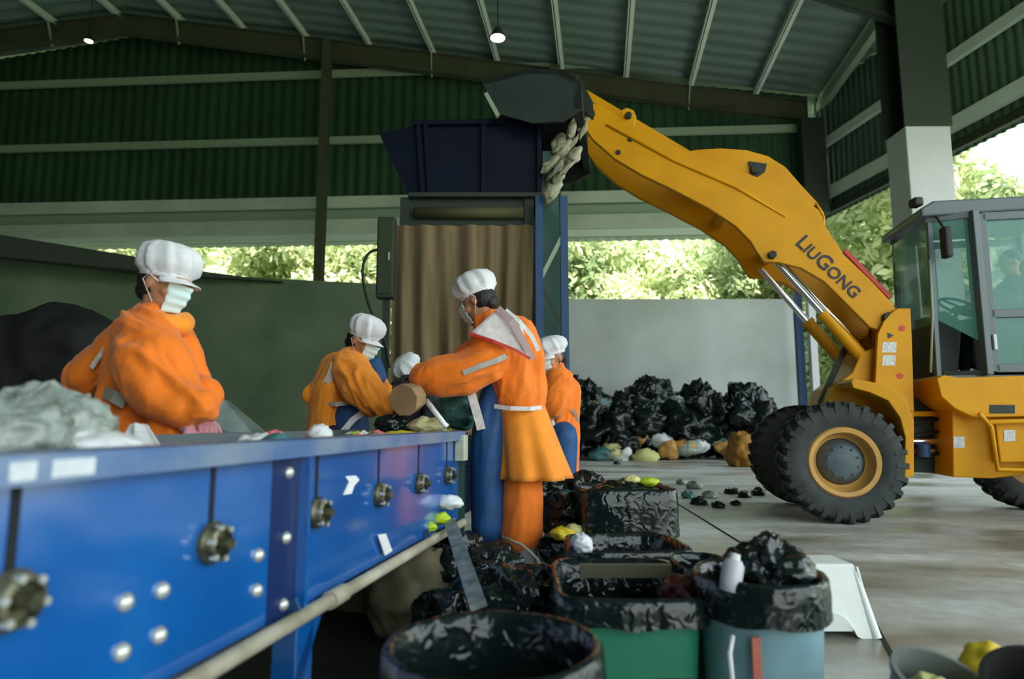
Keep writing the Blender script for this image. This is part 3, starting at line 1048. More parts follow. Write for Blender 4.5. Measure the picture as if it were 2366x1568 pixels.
# plastic waste spilling out of the bucket into the hopper
rnd = random.Random(3)
film = mat('pale film waste', (0.55, 0.55, 0.42), 0.5, var=0.6, vscale=8, col2=(0.20, 0.20, 0.12), bump=0.5)
path = [(1335, 265), (1318, 300), (1300, 330), (1330, 330), (1285, 360), (1315, 375), (1275, 400), (1300, 410), (1280, 440), (1272, 460), (1300, 350), (1265, 380)]
path += [(1340, 300), (1310, 345), (1325, 360), (1292, 385), (1270, 425), (1288, 340), (1306, 390), (1342, 280)]
for i, (px, py) in enumerate(path):
    c = at(px + rnd.uniform(-10, 10), py, HY - 0.1 + rnd.uniform(-0.25, 0.25))
    R = Matrix.Rotation(rnd.uniform(0.25, 0.9), 3, 'Y')
    o = link('plastic_film', blobmesh(c, (0.016 + 0.014 * (i % 3), 0.03, 0.11), 0.03, 11, i * 3.1, 22, 16, R), film, smooth=True)
    tag(o, 'pale plastic film tumbling from the raised bucket beside the hopper', 'plastic film', 'film falling from the bucket')
# ================================================================== WHEEL LOADER
LO = V((3.11, 6.69, 0))
LF = V((-0.985, 0.17, 0)).normalized()
LS = V((-LF.y * -1, 0, 0))
LS = V((LF.y * -1, LF.x, 0)).normalized()       # towards the camera
if LS.y > 0:
    LS = -LS


def L(u, v, z):
    return LO + LF * u + LS * v + V((0, 0, z))


def tr(px, py, v):
    return hit(px, py, LO + LS * v, LS)


ld = thing('wheel_loader', LO, 'yellow wheel loader with its boom raised over the hopper, standing at the right', 'wheel loader')


def plate_l(pts, v, th):
    """plate traced in the plane v (near face), thickness th away from the camera"""
    return MB().prism([tr(px, py, v) for px, py in pts], LS * -th)


def wheel(u, v, near, R=0.545, W=0.34):
    c = L(u, v, R)
    ax = LS * (1 if near else -1)
    w = W / 2
    prof = [(0.30, -w * 0.80), (0.36, -w * 0.98), (0.44, -w * 1.0), (0.49, -w * 0.92), (0.515, -w * 0.7), (0.52, 0), (0.515, w * 0.7),
            (0.49, w * 0.92), (0.44, w), (0.36, w * 0.98), (0.315, w * 0.85), (0.30, w * 0.5)]
    mb = MB().lathe([(r * R / 0.545, h) for r, h in prof], c, ax, 64)
    Mf = frame(ax)
    n = 26
    for k in range(n):
        for s, off in ((1, 0), (-1, 0.5)):
            a = 2 * math.pi * (k + off) / n
            pts = []
            for (r, h, da) in ((0.545, w * 0.02, -0.05), (0.545, w * 0.75, 0.05), (0.52, w * 0.95, 0.07), (0.47, w * 1.02, 0.075)):
                aa = a + da
                pts.append((c + Mf @ V((math.cos(aa) * r * R / 0.545, math.sin(aa) * r * R / 0.545, h * s)), Mf @ V((math.cos(aa), math.sin(aa), 0)), Mf @ V((-math.sin(aa), math.cos(aa), 0))))
            for (p, nr, tg), (q, nr2, tg2) in zip(pts[:-1], pts[1:]):
                hw = 0.022
                vs = [p - tg * hw, p + tg * hw, p + tg * hw - nr * 0.05, p - tg * hw - nr * 0.05, q - tg2 * hw, q + tg2 * hw, q + tg2 * hw - nr2 * 0.05, q - tg2 * hw - nr2 * 0.05]
                mb.add(vs, [(0, 1, 2, 3), (7, 6, 5, 4), (0, 4, 5, 1), (1, 5, 6, 2), (2, 6, 7, 3), (3, 7, 4, 0)])
    wh = recalc(link('wheel', mb, M['tyre'], ld, smooth=True, auto=35))
    rim = MB().lathe([(0.315, w * 0.82), (0.30, w * 0.93), (0.265, w * 0.90), (0.255, w * 0.6), (0.24, w * 0.25), (0.21, w * 0.15), (0.20, -w * 0.3), (0.3, -w * 0.3)], c, ax, 56)
    link('rim', rim, M['ld_orange'], wh, smooth=True, auto=50)
    hb = MB().lathe([(0.205, w * 0.1), (0.175, w * 0.42), (0.155, w * 0.62), (0.12, w * 0.70), (0.0, w * 0.72)], c, ax, 40)
    link('hub', hb, M['hub'], wh, smooth=True, auto=50)
    for k in range(10):
        a = k * 2 * math.pi / 10
        q = c + Mf @ V((0.135 * math.cos(a), 0.135 * math.sin(a), w * 0.66))
        link('wheel_nut', MB().tube([q, q + ax * 0.02], 0.010, 6), M['hub'], wh)


wheel(0, 0.66, True)
wheel(0, -0.66, False)
wheel(-2.25, 0.66, True)
wheel(-2.25, -0.66, False)
link('axle', MB().tube([L(0, -0.6, 0.545), L(0, 0.6, 0.545)], [0.11, 0.11], 16), M['dark_steel'], ld, smooth=True, auto=50)
link('axle', MB().tube([L(-2.25, -0.6, 0.545), L(-2.25, 0.6, 0.545)], [0.11, 0.11], 16), M['dark_steel'], ld, smooth=True, auto=50)

# boom arms
arm = [(1343, 264), (1352, 246), (1372, 238), (1392, 246), (1432, 270), (1436, 254), (1448, 248), (1464, 254), (1470, 268), (1466, 290), (1545, 332), (1600, 352),
       (1690, 385), (1790, 425), (1860, 458), (1893, 486), (1906, 520), (1950, 588), (2010, 645), (2062, 700), (2076, 725), (2068, 755), (2045, 768), (2010, 755),
       (1960, 705), (1905, 650), (1850, 618), (1800, 606), (1765, 604), (1748, 580), (1735, 558), (1700, 522), (1640, 482), (1560, 440), (1480, 402), (1420, 366), (1370, 322), (1348, 290)]
VA = 0.40
a1 = link('boom_arm', plate_l(arm, VA, 0.07), M['ld_yellow'], ld, bevel=0.008)
apts = [tr(px, py, VA) - LS * (2 * VA - 0.07) for px, py in arm]
a2 = link('boom_arm', MB().prism(apts, LS * -0.07), M['ld_yellow'], ld, bevel=0.008)
# stiffening rib on the arm face
link('arm_rib', MB().tube([tr(1400, 288, VA + 0.005), tr(1560, 372, VA + 0.005), tr(1700, 432, VA + 0.005), tr(1815, 500, VA + 0.005)], [0.012, 0.018, 0.018, 0.008], 8), M['ld_yellow'], ld, smooth=True)
# cross tube and pins
for px, py in ((1680, 470), (1800, 560)):
    p = tr(px, py, VA - 0.05)
    link('cross_tube', MB().tube([p, p - LS * (2 * VA - 0.1)], 0.07, 16), M['ld_yellow'], ld, smooth=True, auto=50)
for px, py, r in ((1365, 262, 0.045), (2055, 735, 0.06), (1785, 588, 0.04), (1452, 266, 0.035)):
    p = tr(px, py, VA + 0.03)
    link('pin', MB().lathe([(0, 0.02), (r * 0.9, 0.02), (r, 0.01), (r, -0.05)], p, LS, 20), M['bucket'], ld, smooth=True, auto=40)
for px, py in ((1456, 322), (1428, 352)):
    p = tr(px, py, VA + 0.0)
    link('pin', MB().lathe([(0, 0.012), (0.025, 0.012), (0.03, 0.0)], p, LS, 16), M['bucket'], ld, smooth=True, auto=40)
# centre lever (bell crank)
lev = [(1575, 352), (1610, 345), (1665, 342), (1725, 346), (1775, 360), (1815, 385), (1850, 425), (1888, 466), (1905, 492), (1900, 520), (1870, 515), (1820, 470), (1760, 440), (1690, 420), (1620, 390)]
link('lever', plate_l(lev, 0.20, 0.06), M['ld_yellow'], ld, bevel=0.01)
link('lever', plate_l([(x, y + 2) for x, y in lev], -0.06, 0.06), M['ld_yellow'], ld, bevel=0.01)
link('lever_recess', plate_l([(1730, 372), (1772, 378), (1768, 396), (1745, 412), (1735, 400)], 0.222, 0.015), M['bucket'], ld)  # dark plate drawn for the triangular recess in the lever
for px, py, r in ((1745, 392, 0.05), (1880, 486, 0.05)):
    p = tr(px, py, 0.22)
    link('pin', MB().lathe([(0, 0.03), (r * 0.9, 0.03), (r, 0.015), (r, -0.25)], p, LS, 20), M['bucket'], ld, smooth=True, auto=40)
# link from lever to bucket
link('bucket_link', MB().beam(tr(1330, 205, 0.05), tr(1600, 365, 0.05), 0.06, 0.09, up=Z3), M['ld_yellow'], ld, bevel=0.006)
# tilt cylinder
t0, t1 = tr(1880, 492, 0.06), tr(2070, 800, 0.06)
link('tilt_cylinder', MB().tube([t0 + (t1 - t0) * 0.45, t1], 0.06, 18), M['ld_yellow'], ld, smooth=True, auto=50)
link('tilt_rod', MB().tube([t0, t0 + (t1 - t0) * 0.47], 0.028, 14), M['chrome'], ld, smooth=True, auto=50)
# red guard along the upper edge
link('hose_guard', MB().beam(tr(1948, 580, 0.1), tr(2055, 690, 0.1), 0.10, 0.05), M['red'], ld, bevel=0.008)
link('hose', MB().tube([tr(1885, 470, 0.25), tr(1903, 500, 0.3), tr(1905, 545, 0.3), tr(1935, 590, 0.25)], 0.012, 8), M['ld_yellow'], ld, smooth=True)
# lift cylinders
for v, sx in ((0.28, 0), (-0.28, 0)):
    p0 = tr(1782, 592, 0.28) + LS * (v - 0.28)
    p1 = tr(2022, 858, 0.28) + LS * (v - 0.28)
    link('lift_rod', MB().tube([p0, p0 + (p1 - p0) * 0.52], 0.033, 16), M['chrome'], ld, smooth=True, auto=50)
    link('lift_cylinder', MB().tube([p0 + (p1 - p0) * 0.5, p1], 0.062, 20), M['ld_yellow'], ld, smooth=True, auto=50)
    c0 = p0 + (p1 - p0) * 0.5
    link('cylinder_collar', MB().tube([c0, c0 + (p1 - p0) * 0.03], 0.07, 20), M['ld_yellow'], ld, smooth=True, auto=50)
link('hydraulic_pipe', MB().tube([tr(1795, 590, 0.33), tr(1900, 705, 0.33), tr(1985, 790, 0.33)], 0.014, 8), M['chrome'], ld, smooth=True)
link('strut', MB().beam(tr(1955, 800, 0.1), tr(1895, 930, 0.1), 0.06, 0.05), M['dark_steel'], ld)

# lettering on the boom
def text_mesh(body, size, mloc, X, Y_, depth, m, parent, name='lettering', sc_caps=None, bold=0.0):
    cu = bpy.data.curves.new(name, 'FONT')
    cu.body = body
    cu.size = size
    cu.extrude = depth
    cu.offset = bold
    if sc_caps:
        cu.small_caps_scale = sc_caps
        for ch in cu.body_format:
            ch.use_small_caps = True
    o = bpy.data.objects.new('t', cu)
    COL.objects.link(o)
    dg = bpy.context.evaluated_depsgraph_get()
    dg.update()
    me = o.evaluated_get(dg).to_mesh()
    Zd = X.cross(Y_)
    mb = MB()
    mb.v = [mloc + X * p.co.x + Y_ * p.co.y + Zd * p.co.z for p in me.vertices]
    mb.f = [tuple(p.vertices) for p in me.polygons]
    o.evaluated_get(dg).to_mesh_clear()
    bpy.data.objects.remove(o, do_unlink=True)
    ob = link(name, mb, m, parent)
    return ob


q0, q1 = tr(1836, 562, VA + 0.004), tr(1972, 690, VA + 0.004)
Xd = (q1 - q0).normalized()
Yd = LS.cross(Xd)
if Yd.z < 0:
    Yd = -Yd
text_mesh('LiuGong', 0.205, q0, Xd, Yd, 0.003, M['ink'], a1, sc_caps=0.78, bold=0.003)

# bucket
bp = [(1345, 252), (1342, 190), (1300, 160), (1220, 158), (1112, 186)]
bi = [(1325, 250), (1322, 196), (1290, 172), (1222, 170), (1116, 196)]
sh = [tr(px, py, 0.85) for px, py in bp] + [tr(px, py, 0.85) for px, py in reversed(bi)]
bk = link('bucket', MB().prism([p + LS * 0.0 for p in sh], LS * -1.75), M['bucket'], ld)
sd = [(1345, 252), (1342, 190), (1300, 160), (1220, 158), (1112, 186), (1150, 262), (1230, 284), (1300, 280)]
for v in (0.0, -1.72):
    pts = [tr(px, py, 0.85) + LS * v for px, py in sd]
    link('bucket_side', MB().prism(pts, LS * -0.03), M['bucket'], ld)
link('glint_edge', MB().prism([tr(px, py, 0.87) for px, py in ((1118, 216), (1126, 212), (1154, 262), (1146, 268))], LS * -0.05), M['girt'], ld)  # bucket edge strip, its pale colour is a painted glint
link('bucket_bracket', MB().prism([tr(px, py, 0.42) for px, py in ((1335, 170), (1370, 235), (1372, 275), (1338, 262), (1322, 200))], LS * -0.06), M['bucket'], ld)

# front frame, tower, fender
tower = [(2028, 772), (2042, 742), (2058, 724), (2074, 712), (2104, 712), (2108, 800), (2112, 950), (2092, 948), (2070, 905), (2022, 890)]
link('tower', plate_l(tower, 0.46, 0.05), M['ld_yellow'], ld, bevel=0.006)
link('tower', MB().prism([tr(px, py, 0.46) - LS * 0.87 for px, py in tower], LS * -0.05), M['ld_yellow'], ld, bevel=0.006)
link('tower_web', MB().prism([tr(px, py, 0.4) for px, py in ((2080, 725), (2104, 725), (2112, 1000), (2085, 1000))], LS * -0.8), M['ld_yellow'], ld)
ff = [(1905, 945), (1925, 895), (1970, 860), (1990, 815), (2030, 800), (2050, 880), (2108, 940), (2110, 1100), (2040, 1100), (1960, 1000)]
link('front_frame', plate_l(ff, 0.34, 0.68), M['ld_yellow'], ld, bevel=0.01)
for py, wd, m in ((802, 32, 'decal'), (832, 30, 'decal')):
    link('decal', plate_l([(2040, py - 12), (2040 + wd, py - 12), (2040 + wd - 2, py + 12), (2038, py + 12)], 0.462, 0.003), M[m], ld)
link('decal', MB().lathe([(0, 0.003), (0.035, 0.003), (0.035, 0)], tr(2056, 775, 0.462), LS, 3), M['ink'], ld)
for px, py in ((2084, 758), (2080, 868)):
    link('decal', MB().lathe([(0, 0.003), (0.028, 0.003), (0.028, 0)], tr(px, py, 0.462), LS, 12), M['red'], ld)
fen = [(1966, 882), (1972, 874), (2015, 882), (2060, 892), (2095, 925), (2112, 975), (2112, 1100), (2090, 1102), (2092, 1010), (2080, 965), (2052, 925), (2010, 906), (1972, 896)]
link('fender', plate_l(fen, 0.80, 0.42), M['ld_yellow'], ld, bevel=0.008)
link('head_lamp', MB().box(tr(2052, 722, 0.30), (0.14, 0.12, 0.14)), M['bucket'], ld, bevel=0.02)
# articulation joint
link('articulation', MB().prism([tr(px, py, 0.16) for px, py in ((2095, 920), (2215, 930), (2215, 1095), (2095, 1090))], LS * -0.34), M['bucket'], ld)
for z0, z1, u in ((0.98, 0.62, -0.9), (0.62, 0.40, -0.72)):
    link('hinge_plate', MB().box(L(u, 0, z0), (0.5, 0.5, 0.05)), M['ld_yellow'], ld, bevel=0.005)
for z in (0.92, 0.80, 0.60):
    link('hose', MB().tube([L(-0.55, 0.20, z), L(-0.75, 0.26, z - 0.04), L(-1.1, 0.24, z + 0.02)], 0.018, 8), M['black'], ld, smooth=True)
link('steer_cylinder', MB().tube([L(-0.5, 0.27, 0.72), L(-1.15, 0.22, 0.72)], 0.035, 12), M['chrome'], ld, smooth=True, auto=50)
link('sump', MB().lathe([(0, 0), (0.06, 0), (0.06, 0.12), (0, 0.12)], tr(2135, 1055, 0.3), Z3, 16), M['blue_dark'], ld, smooth=True, auto=50)
# rear frame with platform, lower body and guard rail
plat = [(2165, 874), (2180, 866), (2215, 872), (2420, 866), (2470, 866), (2470, 960), (2250, 964), (2205, 942), (2175, 915)]
link('platform', plate_l(plat, 0.66, 0.55), M['ld_yellow'], ld, bevel=0.008)
link('platform', MB().prism([tr(px, py, 0.66) - LS * 0.9 for px, py in plat], LS * -0.42), M['ld_yellow'], ld, bevel=0.008)
low = [(2200, 940), (2290, 962), (2470, 962), (2470, 1085), (2290, 1105), (2203, 1102)]
link('rear_frame', plate_l(low, 0.52, 1.0), M['ld_yellow'], ld, bevel=0.01)
link('vent', plate_l([(2286, 935), (2345, 935), (2345, 955), (2286, 955)], 0.662, 0.006), M['bucket'], ld)
link('step_frame', MB().tube([tr(px, py, 0.72) for px, py in ((2262, 955), (2290, 985), (2305, 1085), (2470, 1088))], 0.022, 8).tube([tr(px, py, 0.72) for px, py in ((2285, 975), (2470, 970))], 0.022, 8), M['ld_yellow'], ld, smooth=True, auto=50)
link('side_box', plate_l([(2300, 975), (2470, 972), (2470, 1065), (2312, 1068)], 0.64, 0.14), M['ld_yellow'], ld, bevel=0.01)
for px, py in ((2215, 1020), (2332, 1005)):
    link('decal', plate_l([(px - 12, py - 12), (px + 14, py - 12), (px + 14, py + 14), (px - 12, py + 14)], 0.645 if px > 2300 else 0.525, 0.003), M['decal'], ld)
link('engine_hood', MB().prism([L(-1.9, 0.45, 1.25), L(-3.0, 0.45, 1.2), L(-3.0, 0.45, 1.75), L(-1.9, 0.45, 1.85)], LS * -0.9), M['ld_yellow'], ld, bevel=0.04)

# cab
vc = 0.50
zf = tr(2300, 866, vc).z
zr_ = tr(2300, 486, vc).z


def uz(px, py, v=vc):
    p = tr(px, py, v)
    return (p - LO).dot(LF), p.z


uA = uz(2178, 700)[0]      # front pillar
uB = uz(2262, 700)[0]      # door pillar
uC = uB - 0.95
vf = 0.40
cabp = link('cab_roof', MB().prism([L(uA + 0.12, vc, zr_ - 0.02), L(uC, vc, zr_), L(uC, vc, zr_ + 0.13), L(uA + 0.0, vc, zr_ + 0.13), L(uA + 0.12, vc, zr_ + 0.06)], LS * -2 * vc), M['ld_grey'], ld, bevel=0.02)
for s in (1, -1):
    link('cab_pillar', MB().beam(L(uA + 0.05, s * vf, zf), L(uA + 0.02, s * vf, zr_), 0.045, 0.05), M['ld_grey'] if s > 0 else M['bucket'], ld, bevel=0.005)
    link('cab_pillar', MB().beam(L(uB, s * vc, zf), L(uB, s * vc, zr_), 0.06, 0.14), M['ld_grey'], ld, bevel=0.008)
    link('cab_pillar', MB().beam(L(uC, s * vc, zf), L(uC, s * vc, zr_), 0.06, 0.10), M['ld_grey'], ld, bevel=0.008)
    link('cab_sill', MB().beam(L(uA, s * vf, zf + 0.02), L(uB, s * vc, zf + 0.02), 0.05, 0.05), M['bucket'], ld)
    link('cab_header', MB().beam(L(uA + 0.05, s * vf, zr_ - 0.03), L(uB, s * vc, zr_ - 0.03), 0.05, 0.06), M['ld_grey'], ld)
    # door with rounded windows
    dt = []
    w0, w1 = uB - 0.075, uC + 0.04
    zmid = tr(2300, 725, vc).z
    fr = MB()
    for a, b in (((w0, zf + 0.03), (w0, zr_ - 0.03)), ((w1, zf + 0.03), (w1, zr_ - 0.03)), ((w0, zr_ - 0.06), (w1, zr_ - 0.06)), ((w0, zmid), (w1, zmid)), ((w0, zf + 0.06), (w1, zf + 0.06))):
        fr.beam(L(a[0], s * (vc + 0.02), a[1]), L(b[0], s * (vc + 0.02), b[1]), 0.03, 0.075, up=Z3 if abs(a[1] - b[1]) < 0.01 else LF)
    fr.prism([L(w0 - 0.30, s * (vc + 0.02), zf + 0.09), L(w1, s * (vc + 0.02), zf + 0.09), L(w1, s * (vc + 0.02), zf + 0.42), L(w1 + 0.08, s * (vc + 0.02), zf + 0.28)], LS * -0.02)
    dr = link('cab_door', fr, M['ld_grey'], ld, bevel=0.006)
    link('pane', MB().prism([L(w0, s * vc, zf + 0.08), L(w1, s * vc, zf + 0.08), L(w1, s * vc, zr_ - 0.08), L(w0, s * vc, zr_ - 0.08)], LS * 0.006), M['glass'], dr)
    if s > 0:
        link('handle', MB().box(L(w0 + 0.0, vc + 0.05, zf + 0.30), (0.03, 0.03, 0.14)), M['decal'], dr, bevel=0.006)
    link('side_window', MB().prism([L(uA + 0.03, s * vf, zf + 0.55), L(uB, s * vc, zf + 0.30), L(uB, s * vc, zr_ - 0.06), L(uA + 0.03, s * vf, zr_ - 0.06)], LS * 0.006), M['glass'], ld)
link('windshield', MB().prism([L(uA + 0.06, vf, zf + 0.5), L(uA + 0.04, vf, zr_ - 0.06), L(uA + 0.04, -vf, zr_ - 0.06), L(uA + 0.06, -vf, zf + 0.5)], LF * 0.006), M['glass'], ld)
link('cab_front_panel', MB().prism([L(uA + 0.07, vf, zf), L(uA + 0.07, vf, zf + 0.5), L(uA + 0.07, -vf, zf + 0.5), L(uA + 0.07, -vf, zf)], LF * -0.03), M['bucket'], ld)
link('cab_floor', MB().prism([L(uA + 0.1, vc, zf - 0.05), L(uC, vc, zf - 0.05), L(uC, vc, zf), L(uA + 0.1, vc, zf)], LS * -2 * vc), M['ld_grey'], ld)
link('cab_back', MB().prism([L(uC, vc, zf), L(uC, -vc, zf), L(uC, -vc, zf + 0.6), L(uC, vc, zf + 0.6)], LF * 0.03), M['ld_grey'], ld)
# dash, wheel, seat
link('dashboard', MB().prism([L(uA - 0.02, 0.2, zf), L(uA - 0.02, 0.2, zf + 0.62), L(uA - 0.16, 0.2, zf + 0.66), L(uA - 0.3, 0.2, zf + 0.55), L(uA - 0.22, 0.2, zf)], LS * -0.4), M['bucket'], ld, bevel=0.02)
sw = L(uA - 0.38, 0, zf + 0.72)
swn = (LF * -0.5 + Z3).normalized()
Mf = frame(swn)
ring = [sw + Mf @ V((0.19 * math.cos(a * math.pi / 12), 0.19 * math.sin(a * math.pi / 12), 0)) for a in range(25)]
link('steering_wheel', MB().tube(ring, 0.014, 8).tube([sw, sw - swn * 0.25], 0.02, 8).tube([ring[0], ring[12]], 0.012, 6), M['black'], ld, smooth=True)
link('seat', MB().box(L(uB - 0.55, 0, zf + 0.42), (0.5, 0.5, 0.14)).box(L(uB - 0.82, 0, zf + 0.75), (0.12, 0.46, 0.62)).box(L(uB - 0.55, 0, zf + 0.18), (0.3, 0.3, 0.36)), M['black'], ld, bevel=0.03)
# mirror on a bracket, front lamps
mp = tr(2186, 560, 0.55)
mr = link('mirror', MB().box(mp, (0.07, 0.10, 0.30)), M['black'], ld, bevel=0.02)
link('bracket', MB().tube([mp + Z3 * 0.12, L(uA, 0.45, zr_ + 0.05)], 0.012, 8), M['black'], mr)
mp = tr(2078, 600, -0.62)
mr = link('mirror', MB().box(mp, (0.06, 0.10, 0.26)), M['black'], ld, bevel=0.02)
link('bracket', MB().tube([mp + Z3 * 0.12, L(uA, -0.4, zr_)], 0.012, 8), M['black'], mr)
link('work_lamp', MB().box(L(uA + 0.1, 0.36, zr_ + 0.16), (0.09, 0.12, 0.09)), M['bucket'], ld, bevel=0.02)
link('handrail', MB().tube([tr(2150, 860, 0.45), tr(2155, 730, 0.45), tr(2148, 600, 0.42)], 0.011, 8), M['girt'], ld, smooth=True)

# ================================================================== PEOPLE
def hand(mb, W, D, N, s=1.0, curl=0.55, side=1, grow=0.0):
    """palm, four bent fingers and a thumb; D = along the hand, N = the way the palm faces"""
    D = D.normalized()
    N = (N - D * N.dot(D)).normalized()
    T = D.cross(N) * side
    bases = [W + D * 0.085 * s + T * (0.030 - 0.0195 * i) * s for i in range(4)]
    for b in bases:
        mb.cap(W + (b - W) * 0.15, b, 0.015 * s + grow, 0.0125 * s + grow, 10)
    lens = (0.068, 0.076, 0.071, 0.055)
    for i, b in enumerate(bases):
        p = b
        ang = 0.18 + 0.05 * i
        d0 = (D + T * (0.09 - 0.06 * i)).normalized()
        for k, fr in enumerate((0.45, 0.31, 0.24)):
            ang += curl * (0.55, 0.8, 0.6)[k] + 0.04 * i
            d = d0 * math.cos(ang) + N * math.sin(ang)
            q = p + d * lens[i] * fr * s * 1.25
            mb.cap(p, q, (0.0095 - 0.001 * k) * s + grow, (0.0088 - 0.001 * k) * s + grow, 10)
            p = q
    tb = W + D * 0.022 * s + T * 0.026 * s
    t1 = tb + (D * 0.65 + T * 0.7 + N * 0.3).normalized() * 0.042 * s
    t2 = t1 + (D * 0.9 + T * 0.25 + N * 0.5).normalized() * 0.034 * s
    mb.cap(tb, t1, 0.015 * s + grow, 0.0115 * s + grow, 10)
    mb.cap(t1, t2, 0.0112 * s + grow, 0.009 * s + grow, 10)


def person(label, J, group=None):
    """J: joints in world space. returns the thing"""
    foot = (J['anR'] + J['anL']) / 2
    t = thing('person', V((foot.x, foot.y, 0)), label, 'person', group)
    hd, fwd = J['head'], J['face'].normalized()
    upv = (J.get('up', Z3) - fwd * J.get('up', Z3).dot(fwd)).normalized()
    rt = fwd.cross(upv)
    k = J.get('k', 1.0)

    def H(x, y, z):          # x right, y forward, z up on the head
        return hd + (rt * x + fwd * y + upv * z) * k
    RH = Matrix((rt, fwd, upv)).transposed()
    mb = MB()
    mb.ell(hd + upv * 0.02 * k, (0.074 * k, 0.094 * k, 0.105 * k), RH, 24, 16)
    mb.ell(H(0, 0.022, -0.055), (0.056 * k, 0.066 * k, 0.060 * k), RH, 20, 12)
    mb.cap(H(0, 0.066, -0.092), H(0, 0.060, -0.085), 0.022 * k)
    mb.cap(H(0, 0.092, 0.012), H(0, 0.112, -0.030), 0.009 * k, 0.014 * k)
    mb.ell(H(0, 0.084, 0.032), (0.05 * k, 0.016 * k, 0.010 * k), RH)
    mb.ell(H(0, 0.088, -0.062), (0.026 * k, 0.014 * k, 0.011 * k), RH)
    for s in (-1, 1):
        mb.ell(H(s * 0.077, -0.005, -0.008), (0.010 * k, 0.020 * k, 0.031 * k), RH)
        mb.ell(H(s * 0.045, 0.060, -0.030), (0.022 * k, 0.025 * k, 0.02 * k), RH)
    mb.cap(H(0, -0.012, -0.06), J['neck'], 0.052 * k, 0.052 * k)
    mb.chain([(J['neck'], 0.055), (J['chest'], 0.105), (J['waist'], 0.09), (J['pelvis'], 0.11)])
    mb.chain([(J['shL'], 0.045), (J['neck'] * 0.5 + (J['shL'] + J['shR']) * 0.25, 0.05), (J['shR'], 0.045)])
    for s in 'LR':
        mb.chain([(J['sh' + s], 0.042), (J['el' + s], 0.036), (J['wr' + s], 0.026)])
        mb.chain([(J['pelvis'] * 0.45 + J['kn' + s] * 0.1 + J['hip' + s] * 0.45, 0.09), (J['kn' + s], 0.058), (J['an' + s], 0.038)])
        ft = J.get('foot', fwd.copy())
        ft = V((ft.x, ft.y, 0)).normalized()
        a = J['an' + s]
        mb.cap(V((a.x, a.y, 0.05)) - ft * 0.04, V((a.x, a.y, 0.04)) + ft * 0.14, 0.04, 0.032)
    body = fused(mb, 0.0075, 3)
    b = link('body', body, M['skin'], t, smooth=True)
    for s in (-1, 1):
        e = link('eye', MB().ell(H(s * 0.030, 0.085, 0.004), (0.013 * k, 0.008 * k, 0.008 * k), RH), M['eye'], t, smooth=True)
        link('iris', MB().ell(H(s * 0.030, 0.091, 0.004), (0.006 * k, 0.004 * k, 0.006 * k), RH), M['iris'], e, smooth=True)
        link('eyebrow', MB().tube([H(s * 0.015, 0.094, 0.026), H(s * 0.032, 0.090, 0.031), H(s * 0.050, 0.076, 0.025)], 0.0035 * k, 6), M['hair'], t, smooth=True)
    # hair at the nape and temples
    hm = MB()
    hm.ell(H(0, -0.030, 0.0), (0.080 * k, 0.076 * k, 0.078 * k), RH)
    hm.ell(H(0, -0.070, -0.045), (0.05 * k, 0.035 * k, 0.045 * k), RH)
    link('hair', fused(hm, 0.006, 3, crumple(0.003, 60)), M['hair'], t, smooth=True)
    # mask
    if J.get('mask', True):
        def mk(u, v):
            a = (u - 0.5) * 1.9
            zz = 0.010 - 0.115 * v
            bul = 0.012 * math.sin(v * math.pi) + 0.026 * math.exp(-(a / 0.35) ** 2) * (1 - 0.5 * v) + 0.0035 * math.sin(v * 22)
            w = 0.077 - 0.020 * v
            return H(w * math.sin(a), 0.020 + (w + 0.010 + bul) * math.cos(a), zz + 0.008 * abs(math.sin(a)) * (1 - 2 * v))
        mo = link('mask', MB().slab(mk, 24, 18, lambda p: (p - hd).normalized() * 0.002), M['mask'], t, smooth=True)
        for s in (-1, 1):
            link('ear_loop', MB().tube([H(s * 0.078, 0.04, 0.0), H(s * 0.090, -0.005, 0.022), H(s * 0.088, -0.026, -0.006), H(s * 0.064, 0.028, -0.085)], 0.0028, 6), M['white_strap'], mo, smooth=True)
    # cap: gathered puffy crown, band and short brim
    cr, ch, brim, tilt = J.get('cap', (1.0, 1.0, 0.05, 0.0))
    up2 = (upv - fwd * tilt).normalized()
    fw2 = upv.cross(rt) * -1
    fw2 = (fwd + upv * tilt).normalized()

    def HC(x, y, z):
        return hd + (rt * x + fw2 * y + up2 * z) * k
    cap_prof = [(0.088, 0.020), (0.094, 0.036), (0.102 * cr, 0.056), (0.106 * cr, 0.080 * ch), (0.103 * cr, 0.106 * ch), (0.088 * cr, 0.132 * ch), (0.058 * cr, 0.150 * ch), (0.0, 0.158 * ch)]
    vs, fs = [], []
    n = 64
    for j, (r, h) in enumerate(cap_prof):
        for i in range(n):
            a = 2 * math.pi * i / n
            rr = r * (1 + (0.055 if 1 < j < 7 else 0.015) * math.sin(a * 9 + j * 0.6 + math.sin(a * 2)) + 0.03 * math.sin(a * 17 + j) + 0.05 * noise.noise(V((math.cos(a) * 2, math.sin(a) * 2, j * 0.6)) + hd * 9))
            vs.append(HC(rr * math.cos(a) * 0.94, rr * math.sin(a) * 1.08 - 0.004, h - 0.012 * math.cos(a + math.pi / 2) * 0))
    for j in range(len(cap_prof) - 1):
        for i in range(n):
            i2 = (i + 1) % n
            fs.append((j * n + i, j * n + i2, (j + 1) * n + i2, (j + 1) * n + i))
    cpb = MB().add(vs, fs)
    cp = link('cap', cpb, M['cap'], t, smooth=True)
    link('cap_band', MB().slab(lambda u, v: HC(0.0905 * math.cos(u * 2 * math.pi) * 0.94, 0.0905 * math.sin(u * 2 * math.pi) * 1.08 - 0.004, 0.018 + 0.032 * v), 48, 1, lambda p: (p - hd).normalized() * 0.003), M['cap'], cp, smooth=True)
